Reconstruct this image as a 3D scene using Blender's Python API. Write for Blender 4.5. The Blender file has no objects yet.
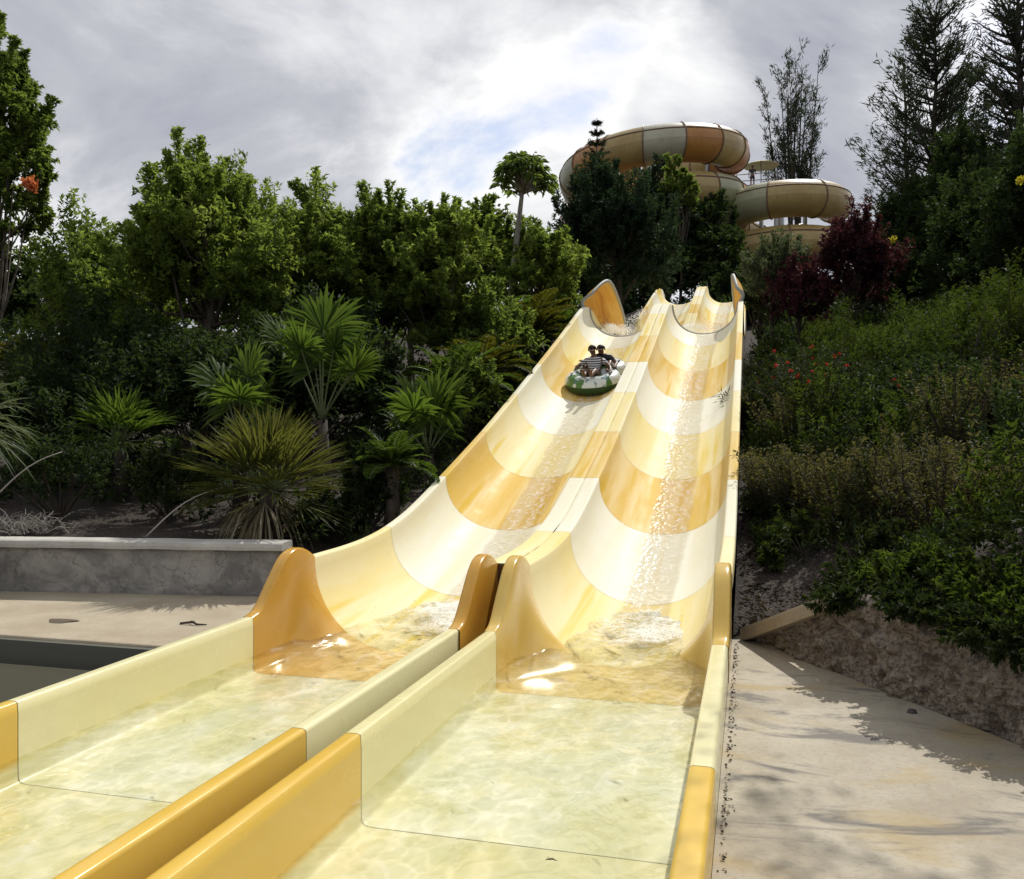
import bpy, bmesh, math, random
import numpy as np
from mathutils import Vector, Matrix, noise
R = math.radians
sc = bpy.context.scene
# ------------------------------------------------------------------ camera, light, exposure
CAMZ = 1.9; TH = R(15.1); CS, SN = math.cos(TH), math.sin(TH); FPX = 880.0
cd = bpy.data.cameras.new("camera"); cam = bpy.data.objects.new("camera", cd)
sc.collection.objects.link(cam); sc.camera = cam
cam.location = (0, 0, CAMZ); cam.rotation_euler = (R(90), 0, TH)
cd.sensor_width = 36; cd.lens = FPX/1024*36; cd.clip_start = 0.05; cd.clip_end = 2000
SUN_AZ, SUN_EL = R(15), R(50)
w = bpy.data.worlds.new("World"); sc.world = w; w.use_nodes = True
nt = w.node_tree; N = nt.nodes; L = nt.links; N.clear()
def wn(t, **k):
    n = N.new(t)
    for a, b in k.items(): setattr(n, a, b)
    return n
out = wn('ShaderNodeOutputWorld'); bg = wn('ShaderNodeBackground'); bg.inputs[1].default_value = 0.1
sky = wn('ShaderNodeTexSky', sky_type='NISHITA', sun_disc=False)
sky.sun_elevation = SUN_EL; sky.sun_rotation = SUN_AZ; sky.dust_density = 2.0
tc = wn('ShaderNodeTexCoord')
def math_(op, a, b=None, clamp=False):
    n = wn('ShaderNodeMath', operation=op, use_clamp=clamp)
    for i, x in enumerate((a, b)):
        if x is None: continue
        if isinstance(x, (int, float)): n.inputs[i].default_value = x
        else: L.new(x, n.inputs[i])
    return n.outputs[0]
def maprange(v, a, b, c=0, d=1, smooth=True):
    n = wn('ShaderNodeMapRange', interpolation_type='SMOOTHSTEP' if smooth else 'LINEAR')
    L.new(v, n.inputs[0])
    for i, x in enumerate((a, b, c, d)): n.inputs[i+1].default_value = x
    return n.outputs[0]
def cdir(u, v):      # compass direction of a sky feature
    a, d, z = (u-512)/FPX, 1.0, (439.5-v)/FPX
    return Vector((a*CS-d*SN, a*SN+d*CS, z)).normalized()
sep = wn('ShaderNodeSeparateXYZ'); L.new(tc.outputs['Generated'], sep.inputs[0])
zz = math_('ADD', math_('MAXIMUM', sep.outputs[2], 0.0), 0.22)
comb = wn('ShaderNodeCombineXYZ')
L.new(math_('DIVIDE', sep.outputs[0], zz), comb.inputs[0]); L.new(math_('DIVIDE', sep.outputs[1], zz), comb.inputs[1])
def wnoise(scale, det, rough, off, dist=0.0):
    mp = wn('ShaderNodeMapping'); mp.inputs[1].default_value = off; L.new(tc.outputs['Generated'], mp.inputs[0]); mp.inputs[3].default_value = (1, 1, 1.7)
    n = wn('ShaderNodeTexNoise'); L.new(mp.outputs[0], n.inputs[0])
    n.inputs['Scale'].default_value = scale; n.inputs['Detail'].default_value = det
    n.inputs['Roughness'].default_value = rough; n.inputs['Distortion'].default_value = dist
    return n.outputs[0]
def blob(u, v, rad, amp):
    d = cdir(u, v)
    n = wn('ShaderNodeVectorMath', operation='DOT_PRODUCT'); L.new(tc.outputs['Generated'], n.inputs[0]); n.inputs[1].default_value = d
    return maprange(n.outputs['Value'], math.cos(R(rad)), 1.0, 0, amp)
cov = wnoise(3.4, 13, .60, (3.1, 1.7, 0), .25)
hole = None
for bb in ((450, 178, 6, .17), (640, 5, 6, .12), (600, 72, 4, .12), (545, 135, 4, .10), (1250, 60, 16, .3), (-500, 0, 20, .3)):
    x = blob(*bb); hole = x if hole is None else math_('ADD', hole, x)
cvr = math_('SUBTRACT', math_('ADD', cov, .17), hole)
mask = maprange(cvr, .40, .56)
shade = wnoise(2.8, 13, .60, (7.3, 4.2, 0), .4)
br = None
for bb in ((480, 20, 20, .10), (400, 140, 11, .07), (480, 70, 10, .06), (735, 35, 6, .05), (695, 70, 4, .03), (620, 120, 4, .08), (700, 95, 4, .06), (200, 130, 22, -.05), (880, 130, 14, -.07), (790, 60, 5, -.08), (590, 128, 3, .10), (740, 120, 4, .06)):
    x = blob(*bb); br = x if br is None else math_('ADD', br, x)
sh = math_('ADD', math_('ADD', shade, br), maprange(cvr, .44, .66, .20, 0))
ramp = wn('ShaderNodeValToRGB'); L.new(sh, ramp.inputs[0])
cr = ramp.color_ramp; cr.elements[0].position = .38; cr.elements[0].color = (.35, .365, .42, 1)
cr.elements[1].position = .74; cr.elements[1].color = (.86, .86, .86, 1)
e = cr.elements.new(.50); e.color = (.46, .47, .515, 1)
e = cr.elements.new(.60); e.color = (.64, .65, .68, 1)
mul = wn('ShaderNodeVectorMath', operation='SCALE'); L.new(ramp.outputs[0], mul.inputs[0]); mul.inputs['Scale'].default_value = 10.8
sk2 = wn('ShaderNodeMixRGB', blend_type='MULTIPLY'); sk2.inputs[0].default_value = 1; L.new(sky.outputs[0], sk2.inputs[1]); sk2.inputs[2].default_value = (1.25, 1.22, 1.22, 1)
mixw = wn('ShaderNodeMixRGB'); L.new(mask, mixw.inputs[0]); L.new(sk2.outputs[0], mixw.inputs[1]); L.new(mul.outputs[0], mixw.inputs[2])
L.new(mixw.outputs[0], bg.inputs[0]); L.new(bg.outputs[0], out.inputs[0])
ld = bpy.data.lights.new("sun", 'SUN'); ld.energy = 3.6; ld.angle = R(.55); ld.color = (1, .965, .90)
sun = bpy.data.objects.new("sun", ld); sc.collection.objects.link(sun)
sdir = Vector((math.sin(SUN_AZ)*math.cos(SUN_EL), math.cos(SUN_AZ)*math.cos(SUN_EL), math.sin(SUN_EL)))
sun.rotation_euler = sdir.to_track_quat('Z', 'Y').to_euler(); sun.location = sdir*60
sc.view_settings.view_transform = 'Standard'; sc.view_settings.look = 'None'
sc.view_settings.gamma = 1; sc.view_settings.use_curve_mapping = False; sc.view_settings.exposure = 0.12
sc.cycles.max_bounces = 8; sc.cycles.transparent_max_bounces = 16

# ------------------------------------------------------------------ helpers
rng = np.random.default_rng(7); random.seed(7)
COL = sc.collection
def cw(u, d, dy=0):             # a point seen under column u at depth d, on the ground plan
    a = (u-512)/FPX*d
    return a*CS-d*SN, a*SN+d*CS
def zv(v, d): return CAMZ-(v-439.5)/FPX*d
def tag(o, label=None, cat=None, group=None, kind=None):
    if label: o['label'] = label
    if cat: o['category'] = cat
    if group: o['group'] = group
    if kind: o['kind'] = kind
    return o
def empty(name, loc=(0, 0, 0), rz=0):
    o = bpy.data.objects.new(name, None); o.location = loc; o.rotation_euler = (0, 0, rz); COL.objects.link(o); return o
def mesh_np(name, V, F, mat, parent=None, rnd=None, smooth=False):
    """V (n,3); F (m,k) array or list of such arrays"""
    me = bpy.data.meshes.new(name)
    if not isinstance(F, list): F = [F]
    V = np.asarray(V, dtype=np.float32)
    me.vertices.add(len(V)); me.vertices.foreach_set('co', V.ravel())
    nl = sum(f.size for f in F); nf = sum(len(f) for f in F)
    me.loops.add(nl); me.polygons.add(nf)
    me.loops.foreach_set('vertex_index', np.concatenate([f.ravel() for f in F]).astype(np.int32))
    tot = np.concatenate([np.full(len(f), f.shape[1]) for f in F]).astype(np.int32)
    st = np.concatenate([[0], np.cumsum(tot)[:-1]]).astype(np.int32)
    me.polygons.foreach_set('loop_start', st); me.polygons.foreach_set('loop_total', tot)
    if smooth: me.polygons.foreach_set('use_smooth', np.ones(nf, dtype=bool))
    me.update(calc_edges=True)
    if rnd is not None:
        at = me.attributes.new('rnd', 'FLOAT', 'POINT'); at.data.foreach_set('value', np.asarray(rnd, dtype=np.float32))
    me.materials.append(mat)
    o = bpy.data.objects.new(name, me); COL.objects.link(o)
    if parent is not None: o.parent = parent
    return o
class MB:
    def __init__(s): s.v = []; s.f = []; s.r = []
    def add(s, vs, fs):
        b = len(s.v); s.v += [tuple(x) for x in vs]; s.f += [tuple(i+b for i in f) for f in fs]
    def box(s, c, d, rz=0, M=None):
        x, y, z = d[0]/2, d[1]/2, d[2]/2
        vs = [Vector((i*x, j*y, k*z)) for k in (-1, 1) for j in (-1, 1) for i in (-1, 1)]
        m = M or Matrix.Rotation(rz, 3, 'Z')
        s.add([m @ q + Vector(c) for q in vs], [(0, 2, 3, 1), (4, 5, 7, 6), (0, 1, 5, 4), (2, 6, 7, 3), (0, 4, 6, 2), (1, 3, 7, 5)])
    def tube(s, pts, rad, n=8, cap=True):
        pts = [Vector(p) for p in pts]
        if not hasattr(rad, '__len__'): rad = [rad]*len(pts)
        vs = []; up = Vector((0, 0, 1)); prev = None
        for i, p in enumerate(pts):
            t = (pts[min(i+1, len(pts)-1)]-pts[max(i-1, 0)]).normalized()
            if prev is None:
                a = t.orthogonal().normalized()
            else:
                a = (prev-t*prev.dot(t)); a = a.normalized() if a.length > 1e-6 else t.orthogonal().normalized()
            prev = a; b = t.cross(a)
            for k in range(n):
                q = 2*math.pi*k/n
                vs.append(p+(a*math.cos(q)+b*math.sin(q))*rad[i])
        fs = [(i*n+k, i*n+(k+1) % n, (i+1)*n+(k+1) % n, (i+1)*n+k) for i in range(len(pts)-1) for k in range(n)]
        if cap: fs += [tuple(range(n))[::-1], tuple(range((len(pts)-1)*n, len(pts)*n))]
        s.add(vs, fs)
    def grid(s, rows):
        n = len(rows[0]); m = len(rows)
        s.add([p for r in rows for p in r], [(i*n+k, i*n+k+1, (i+1)*n+k+1, (i+1)*n+k) for i in range(m-1) for k in range(n-1)])
    def build(s, name, mat, parent=None, smooth=False):
        me = bpy.data.meshes.new(name); me.from_pydata(s.v, [], s.f)
        if smooth:
            for p in me.polygons: p.use_smooth = True
        me.materials.append(mat); me.update()
        o = bpy.data.objects.new(name, me); COL.objects.link(o)
        if parent is not None: o.parent = parent
        return o
def bevel(o, wdt=.01, seg=2):
    m = o.modifiers.new('bevel', 'BEVEL'); m.width = wdt; m.segments = seg; m.limit_method = 'ANGLE'; return o
def S(x): x = min(1, max(0, x)); return x*x*(3-2*x)

# ------------------------------------------------------------------ materials
class Mat:
    def __init__(s, name):
        s.m = bpy.data.materials.new(name); s.m.use_nodes = True
        s.N = s.m.node_tree.nodes; s.L = s.m.node_tree.links
        s.p = s.N['Principled BSDF']; s.out = s.N['Material Output']
    def n(s, t, ins=None, **k):
        x = s.N.new(t)
        for a, b in k.items(): setattr(x, a, b)
        for a, b in (ins or {}).items(): s.set(x, a, b)
        return x
    def set(s, node, inp, val):
        i = node.inputs[inp]
        if isinstance(val, bpy.types.NodeSocket): s.L.new(val, i)
        elif isinstance(val, bpy.types.Node): s.L.new(val.outputs[0], i)
        else: i.default_value = val
    def coord(s, scale=(1, 1, 1), loc=(0, 0, 0), kind='Object'):
        t = s.n('ShaderNodeTexCoord'); m = s.n('ShaderNodeMapping', {1: loc, 3: scale}); s.L.new(t.outputs[kind], m.inputs[0]); return m.outputs[0]
    def noise(s, scale, det=4, rough=.5, vec=None, dist=0.0):
        x = s.n('ShaderNodeTexNoise', {'Scale': scale, 'Detail': det, 'Roughness': rough, 'Distortion': dist})
        s.L.new(vec if vec is not None else s.coord(), x.inputs[0]); return x.outputs[0]
    def voro(s, scale, feature='F1', vec=None, rand=1.0):
        x = s.n('ShaderNodeTexVoronoi', {'Scale': scale, 'Randomness': rand}, feature=feature)
        s.L.new(vec if vec is not None else s.coord(), x.inputs[0]); return x.outputs[0]
    def mr(s, v, a, b, c=0., d=1.):
        x = s.n('ShaderNodeMapRange', {0: v, 1: a, 2: b, 3: c, 4: d}, interpolation_type='SMOOTHSTEP'); return x.outputs[0]
    def mix(s, f, a, b, mode='MIX'):
        x = s.n('ShaderNodeMixRGB', blend_type=mode); s.set(x, 0, f)
        for i, q in ((1, a), (2, b)): s.set(x, i, (q[0], q[1], q[2], 1) if isinstance(q, tuple) else q)
        return x.outputs[0]
    def mth(s, op, a, b=0., clamp=False):
        x = s.n('ShaderNodeMath', {0: a, 1: b}, operation=op, use_clamp=clamp); return x.outputs[0]
    def bump(s, h, strength=.3, dist=.02):
        x = s.n('ShaderNodeBump', {'Height': h, 'Strength': strength, 'Distance': dist}); return x.outputs[0]
    def fin(s, color=None, rough=None, normal=None, **k):
        if color is not None: s.set(s.p, 'Base Color', (color[0], color[1], color[2], 1) if isinstance(color, tuple) else color)
        if rough is not None: s.set(s.p, 'Roughness', rough)
        if normal is not None: s.set(s.p, 'Normal', normal)
        for a, b in k.items(): s.set(s.p, a.replace('_', ' '), b)
        return s.m
def simple(name, col, rough=.6, **k): return Mat(name).fin(col, rough, **k)

def gelcoat(name, col, worn, sat, rough=.16, seed=0.0, floor=None):
    """fibreglass with faded, scuffed streaks running down the ride"""
    M = Mat(name)
    st = M.noise(1.0, 4, .55, M.coord((3.4, .20, .55), (seed, seed*1.7, 0)), .25)
    f = M.mr(st, .40, .60)
    st2 = M.noise(1.0, 3, .5, M.coord((6.0, .22, .6), (seed+9, 2, 0)))
    f2 = M.mr(st2, .55, .70, 0, .8)
    c = M.mix(f, col, worn); c = M.mix(f2, c, sat)
    fine = M.noise(14, 6, .6)
    c = M.mix(M.mr(fine, .4, .75, 0, .07), c, (.55, .44, .25))
    if floor:      # the flooded floor is scrubbed pale by the water standing on it
        t_ = M.n('ShaderNodeTexCoord'); sp = M.n('ShaderNodeSeparateXYZ'); M.L.new(t_.outputs['Object'], sp.inputs[0])
        fl = M.mix(M.mr(M.noise(1.6, 4, .55, M.coord((1, .7, 1))), .42, .58, 0, .6), floor, (floor[0]*.93, floor[1]*.88, floor[2]*.62))
        c = M.mix(M.mr(sp.outputs[2], -.05, -.11), c, fl)
    r = M.mr(M.noise(3, 5, .6), .3, .7, rough, rough+.16)
    b = M.bump(M.noise(2.2, 3, .5), .12, .03)
    return M.fin(c, r, b, Coat_Weight=(.12 if rough < .2 else 0.0), Coat_Roughness=.12, Specular_IOR_Level=(.4 if rough < .2 else .02))
G = {
 'white': gelcoat('gelcoat_white', (.80, .76, .58), (.83, .80, .67), (.78, .71, .49), .34, seed=1),
 'tan': gelcoat('gelcoat_yellow', (.80, .68, .33), (.82, .73, .45), (.75, .56, .10), .34, seed=5),
 'orange': gelcoat('gelcoat_orange', (.70, .48, .13), (.78, .62, .32), (.66, .43, .035), .34, seed=9),
 'butter': gelcoat('gelcoat_butter', (.78, .62, .26), (.82, .69, .38), (.76, .52, .13), seed=13),
 'bump': gelcoat('gelcoat_deep_orange', (.54, .28, .035), (.58, .33, .06), (.52, .26, .03), .13, seed=17, floor=(.74, .50, .20)),
 'bump2': gelcoat('gelcoat_ochre', (.60, .40, .085), (.64, .45, .13), (.58, .37, .07), .13, seed=21, floor=(.76, .60, .30)),
 'run': gelcoat('gelcoat_runout_cream', (.74, .68, .36), (.77, .72, .43), (.73, .66, .33), .14, seed=25, floor=(.80, .78, .63)),
 'runy': gelcoat('gelcoat_runout_yellow', (.68, .44, .075), (.70, .48, .10), (.66, .42, .065), .14, seed=29, floor=(.78, .73, .50)),
 'guard': gelcoat('gelcoat_guard', (.66, .34, .06), (.72, .46, .13), (.42, .17, .04), .3, seed=33),
}
lipgrey = simple('raw_fibreglass_edge', (.30, .30, .27), .6)

def leafmat(name, c1, c2, c3, trans=.45, rough=.45):
    M = Mat(name)
    a = M.n('ShaderNodeAttribute', attribute_name='rnd')
    r = M.n('ShaderNodeValToRGB'); M.L.new(a.outputs['Fac'], r.inputs[0])
    r.color_ramp.elements[0].color = (*c1, 1); r.color_ramp.elements[1].color = (*c3, 1)
    e = r.color_ramp.elements.new(.55); e.color = (*c2, 1)
    r.color_ramp.elements[0].position = .15; r.color_ramp.elements[2].position = .95
    M.fin(r.outputs[0], min(.8, rough+.22), Specular_IOR_Level=.16)
    t = M.n('ShaderNodeBsdfTranslucent'); tc_ = M.mix(.5, r.outputs[0], (c3[0]*1.6, c3[1]*1.7, c3[2]*.7)); M.L.new(tc_, t.inputs[0])
    x = M.n('ShaderNodeMixShader'); x.inputs[0].default_value = trans
    M.L.new(M.p.outputs[0], x.inputs[1]); M.L.new(t.outputs[0], x.inputs[2]); M.L.new(x.outputs[0], M.out.inputs[0])
    return M.m
LM = {
 'broad': leafmat('leaf_broad', (.040, .062, .020), (.090, .136, .034), (.185, .240, .062), .55),
 'broad2': leafmat('leaf_fresh', (.052, .084, .022), (.120, .180, .042), (.235, .290, .078), .55),
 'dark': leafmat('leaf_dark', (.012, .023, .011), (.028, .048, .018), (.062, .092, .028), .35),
 'blue': leafmat('leaf_bluegreen', (.012, .024, .016), (.025, .045, .028), (.045, .075, .040), .3),
 'conifer': leafmat('needles', (.014, .022, .016), (.028, .040, .028), (.055, .072, .045), .3),
 'palm': leafmat('palm_leaf', (.018, .038, .009), (.042, .080, .015), (.100, .145, .026), .5, .35),
 'dwarf': leafmat('dwarf_palm_leaf', (.026, .038, .010), (.058, .076, .018), (.135, .130, .038), .4, .35),
 'gold': leafmat('golden_frond', (.020, .034, .006), (.052, .064, .010), (.140, .125, .020), .45, .4),
 'red': leafmat('leaf_burgundy', (.018, .009, .013), (.050, .014, .026), (.12, .034, .055), .3),
 'silver': leafmat('leaf_silvery', (.030, .045, .025), (.075, .095, .060), (.17, .19, .13), .35),
 'weed': leafmat('weed_leaf', (.020, .026, .009), (.054, .058, .020), (.16, .14, .062), .36),
 'fern': leafmat('fern_leaf', (.014, .026, .006), (.036, .060, .011), (.095, .130, .022), .42),
 'cover': leafmat('ground_cover_leaf', (.009, .017, .006), (.020, .034, .009), (.050, .068, .016), .3),
 'straw': leafmat('dead_straw', (.12, .10, .06), (.24, .20, .13), (.42, .37, .27), .3),
 'flower': leafmat('flower_red', (.22, .012, .015), (.38, .02, .025), (.5, .05, .05), .3),
 'yellow': leafmat('flower_yellow', (.45, .40, .03), (.6, .5, .05), (.7, .6, .1), .4),
 'coral': leafmat('flower_coral', (.35, .08, .04), (.5, .14, .06), (.6, .2, .1), .4),
}
def barkmat(name, a, b):
    M = Mat(name); f = M.noise(1, 6, .65, M.coord((14, 14, 3)))
    return M.fin(M.mix(M.mr(f, .3, .7), a, b), .9, M.bump(f, .6, .03))
bark = barkmat('bark', (.035, .028, .02), (.13, .105, .08))
bark_dark = barkmat('bark_dark', (.02, .016, .012), (.07, .055, .04))
bark_pale = barkmat('bark_pale', (.10, .09, .07), (.28, .26, .22))

def water_mat(name, foamlo, foamhi, tint, sc_, ripple=.35):
    M = Mat(name); M.N.remove(M.p)
    v1 = M.coord((1.0, .62, 1))
    big = M.noise(2.6*sc_, 3, .5, v1, .6); mid = M.noise(8*sc_, 4, .55, v1, .8); fine = M.noise(30*sc_, 3, .5, v1, .3)
    h = M.mth('ADD', M.mth('MULTIPLY', big, 1.0), M.mth('ADD', M.mth('MULTIPLY', mid, .10), M.mth('MULTIPLY', fine, .008)))
    bmp = M.bump(h, ripple, .10)
    fr = M.n('ShaderNodeFresnel', {'IOR': 1.33, 'Normal': bmp})
    gl = M.n('ShaderNodeBsdfGlossy', {'Roughness': .035, 'Normal': bmp}); gl.inputs[0].default_value = (1, 1, 1, 1)
    def caustic_web(scale, seed, width):
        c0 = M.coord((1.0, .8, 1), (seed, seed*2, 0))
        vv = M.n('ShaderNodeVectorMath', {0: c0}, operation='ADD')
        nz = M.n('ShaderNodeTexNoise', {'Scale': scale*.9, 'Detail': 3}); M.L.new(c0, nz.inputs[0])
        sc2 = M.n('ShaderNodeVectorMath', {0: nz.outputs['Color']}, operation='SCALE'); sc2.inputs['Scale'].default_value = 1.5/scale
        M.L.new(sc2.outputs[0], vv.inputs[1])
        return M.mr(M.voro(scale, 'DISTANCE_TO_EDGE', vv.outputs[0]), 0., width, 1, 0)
    wb = M.mth('ADD', M.mth('MULTIPLY', caustic_web(2.3, 1.0, .22), .6), M.mth('MULTIPLY', caustic_web(5.5, 4.0, .16), .55), True)
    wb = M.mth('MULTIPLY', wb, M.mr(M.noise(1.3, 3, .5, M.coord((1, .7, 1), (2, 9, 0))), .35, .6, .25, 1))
    tcol = M.mix(wb, (tint[0]*.81, tint[1]*.82, tint[2]*.77), (1, 1, 1))  # caustic light painted as a paler web in the water's tint
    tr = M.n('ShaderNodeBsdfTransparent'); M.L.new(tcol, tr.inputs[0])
    wtr = M.n('ShaderNodeMixShader', {0: M.mth('MULTIPLY', fr.outputs[0], .8), 1: tr.outputs[0], 2: gl.outputs[0]})
    # flecks of foam bubbles, plus white filaments painted as light lines on the ripples
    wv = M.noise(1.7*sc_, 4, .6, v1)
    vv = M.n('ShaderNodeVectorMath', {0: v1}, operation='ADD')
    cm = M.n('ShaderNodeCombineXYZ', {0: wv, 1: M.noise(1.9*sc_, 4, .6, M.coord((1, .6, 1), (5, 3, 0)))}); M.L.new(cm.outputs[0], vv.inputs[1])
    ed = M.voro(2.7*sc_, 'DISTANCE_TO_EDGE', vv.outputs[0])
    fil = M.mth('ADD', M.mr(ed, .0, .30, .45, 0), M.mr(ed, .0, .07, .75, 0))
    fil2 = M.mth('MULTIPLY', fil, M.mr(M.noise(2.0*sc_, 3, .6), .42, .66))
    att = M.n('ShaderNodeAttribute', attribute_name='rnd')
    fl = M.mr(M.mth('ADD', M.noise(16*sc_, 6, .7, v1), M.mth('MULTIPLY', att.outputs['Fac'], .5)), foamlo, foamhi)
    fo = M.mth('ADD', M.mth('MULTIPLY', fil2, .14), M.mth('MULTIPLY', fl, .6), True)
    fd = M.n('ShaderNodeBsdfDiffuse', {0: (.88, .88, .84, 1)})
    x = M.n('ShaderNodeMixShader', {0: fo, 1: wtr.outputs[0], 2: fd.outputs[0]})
    M.L.new(x.outputs[0], M.out.inputs[0]); return M.m
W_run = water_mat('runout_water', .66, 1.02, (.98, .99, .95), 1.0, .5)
W_pool = Mat('dark_pool_water').fin((.075, .073, .052), .2, None, IOR=1.33)
def stream_mat():
    M = Mat('flowing_water'); M.N.remove(M.p)
    v1 = M.coord((1, .55, 1))
    ed = M.voro(17, 'F1', v1); fine = M.noise(40, 3, .6, v1)
    bmp = M.bump(M.mth('ADD', ed, M.mth('MULTIPLY', fine, .5)), .55, .02)
    fr = M.n('ShaderNodeFresnel', {'IOR': 1.4, 'Normal': bmp})
    gl = M.n('ShaderNodeBsdfGlossy', {'Roughness': .12, 'Normal': bmp}); gl.inputs[0].default_value = (1, 1, 1, 1)
    tr = M.n('ShaderNodeBsdfTransparent'); tr.inputs[0].default_value = (.99, .975, .95, 1)
    wtr = M.n('ShaderNodeMixShader', {0: M.mth('MULTIPLY', fr.outputs[0], .35), 1: tr.outputs[0], 2: gl.outputs[0]})
    att = M.n('ShaderNodeAttribute', attribute_name='rnd')
    sp = M.mr(M.mth('ADD', M.noise(13, 5, .75, v1), M.mth('MULTIPLY', att.outputs['Fac'], .22)), .60, .80)
    fd = M.n('ShaderNodeBsdfDiffuse', {0: (.95, .90, .80, 1)})
    x = M.n('ShaderNodeMixShader', {0: M.mth('MULTIPLY', sp, .6), 1: wtr.outputs[0], 2: fd.outputs[0]})
    # the sheet thins out to nothing at its ragged sides
    ex = M.n('ShaderNodeMixShader', {0: M.mr(M.mth('ADD', att.outputs['Fac'], M.mth('MULTIPLY', M.noise(6, 4, .6, M.coord((1, .2, 1))), .5)), .36, .62)})
    t2 = M.n('ShaderNodeBsdfTransparent'); M.L.new(t2.outputs[0], ex.inputs[1]); M.L.new(x.outputs[0], ex.inputs[2])
    M.L.new(ex.outputs[0], M.out.inputs[0]); return M.m
W_stream = stream_mat()
W_spray = simple('white_water', (.88, .88, .86), .3)

def concrete(name, a, b, stain, rough=.85, yel=0.0, dark=0.0):
    M = Mat(name)
    n1 = M.noise(1.3, 8, .62); n2 = M.noise(26, 6, .7); n3 = M.noise(.55, 5, .6, M.coord((1, 2.0, 1), (4, 2, 0)), .5)
    c = M.mix(M.mr(n1, .32, .68), a, b)
    c = M.mix(M.mr(n2, .45, .75, 0, .35), c, stain)
    if yel: c = M.mix(M.mr(n3, .53, .64, 0, yel), c, (.36, .27, .12))
    if dark: c = M.mix(M.mr(M.noise(.9, 7, .65, M.coord((1, 2.4, 1), (11, 7, 0)), 1.0), .53, .66, 0, dark), c, (.12, .11, .10))
    pit = M.voro(60, 'F1'); c = M.mix(M.mr(M.mth('ADD', pit, M.mth('MULTIPLY', n2, .5)), .28, .40, .45, 0), c, stain)
    return M.fin(c, rough, M.bump(M.mth('ADD', n2, M.mth('MULTIPLY', M.noise(90, 4, .6), .5)), .5, .012))
CONC = concrete('path_concrete', (.33, .285, .21), (.45, .40, .31), (.15, .125, .095), yel=.7, dark=.85)
DECK = concrete('deck_concrete', (.34, .28, .19), (.43, .37, .27), (.20, .16, .11))
def plaster():
    M = Mat('weathered_plaster')
    n1 = M.noise(1.6, 8, .65, M.coord((1, 1, 1.6)), .6); n2 = M.noise(22, 6, .7)
    c = M.mix(M.mr(n1, .35, .65), (.17, .165, .155), (.36, .34, .305))
    wv = M.coord(); vv = M.n('ShaderNodeVectorMath', {0: wv}, operation='ADD'); cm = M.n('ShaderNodeCombineXYZ', {0: M.noise(2.5, 5, .6), 2: M.noise(2.9, 5, .6, M.coord((1, 1, 1), (3, 3, 3)))}); M.L.new(cm.outputs[0], vv.inputs[1])
    cr_ = M.voro(1.9, 'DISTANCE_TO_EDGE', vv.outputs[0])
    c = M.mix(M.mr(cr_, .0, .03, .5, 0), c, (.07, .066, .06))
    c = M.mix(M.mr(n2, .5, .8, 0, .4), c, (.09, .085, .08))
    return M.fin(c, .92, M.bump(M.mth('ADD', n2, n1), .5, .02))
PLAST = plaster()
CAP = concrete('cap_concrete', (.42, .40, .36), (.55, .53, .48), (.25, .23, .2))
def rock():
    M = Mat('rough_stone')
    n1 = M.noise(2.2, 9, .68); v = M.voro(9, 'F1'); n2 = M.noise(30, 6, .75)
    c = M.mix(M.mr(n1, .34, .66), (.17, .125, .085), (.36, .29, .22))
    c = M.mix(M.mr(v, .2, .5, 0, .7), c, (.46, .40, .33))
    c = M.mix(M.mr(n2, .42, .62, 0, .8), c, (.06, .045, .035))
    return M.fin(c, .95, M.bump(M.mth('ADD', M.mth('MULTIPLY', v, 1.2), n2), .9, .05))
ROCK = rock()
def soil():
    M = Mat('mulch_soil')
    n1 = M.noise(3, 8, .7); v = M.voro(42, 'F1'); n2 = M.noise(60, 4, .7)
    c = M.mix(M.mr(n1, .35, .65), (.014, .010, .007), (.034, .024, .017))
    c = M.mix(M.mr(v, .42, .62, 0, .5), c, (.11, .08, .06))
    return M.fin(c, .95, M.bump(M.mth('ADD', v, n2), .8, .03))
SOIL = soil()
steel = simple('galvanised_steel', (.30, .31, .31), .45, Metallic=.7)

# ------------------------------------------------------------------ slide profile and terrain
PY = [7.04, 8.2, 9.0, 9.6, 10.2, 11, 12.25, 14.3, 16.4, 18.4, 20.5, 22.5, 23.5, 24.2, 25, 27, 30, 33, 38, 43, 45, 46, 47.2]
PZ = [.66, .70, .71, .74, .81, .98, 1.36, 2.03, 2.78, 3.52, 4.31, 5.09, 5.46, 5.58, 5.55, 5.30, 5.35, 5.9, 7.5, 9.1, 9.55, 9.6, 9.5]
def hermite(xs, ys):
    n = len(xs); d = [0]*n
    for i in range(n):
        a = max(0, i-1); b = min(n-1, i+1); d[i] = (ys[b]-ys[a])/(xs[b]-xs[a])
    def f(x):
        x = min(max(x, xs[0]), xs[-1])
        for i in range(n-1):
            if x <= xs[i+1]: break
        h = xs[i+1]-xs[i]; t = (x-xs[i])/h
        return (2*t**3-3*t*t+1)*ys[i]+(t**3-2*t*t+t)*h*d[i]+(-2*t**3+3*t*t)*ys[i+1]+(t**3-t*t)*h*d[i+1]
    return f
P = hermite(PY, PZ)
DD = hermite([7, 8.2, 10.2, 12.25, 16.4, 20.5, 24, 47], [.95, .93, .82, .77, .80, .85, .86, .86])
def hill(Y):
    if Y < 46: return P(Y)
    return 9.5+3.5*S((Y-46)/35)
WX0, WY0 = -.03, 8.6; DX, DYY = .524, -.852; NX, NY = .852, .524
def wall_h(t):       # height of the stone wall, t metres along it
    return float(np.interp(t, [-1, 0, 1.26, 1.9, 3.1, 6, 12], [.06, .10, .62, .76, .62, .60, .7]))
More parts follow.
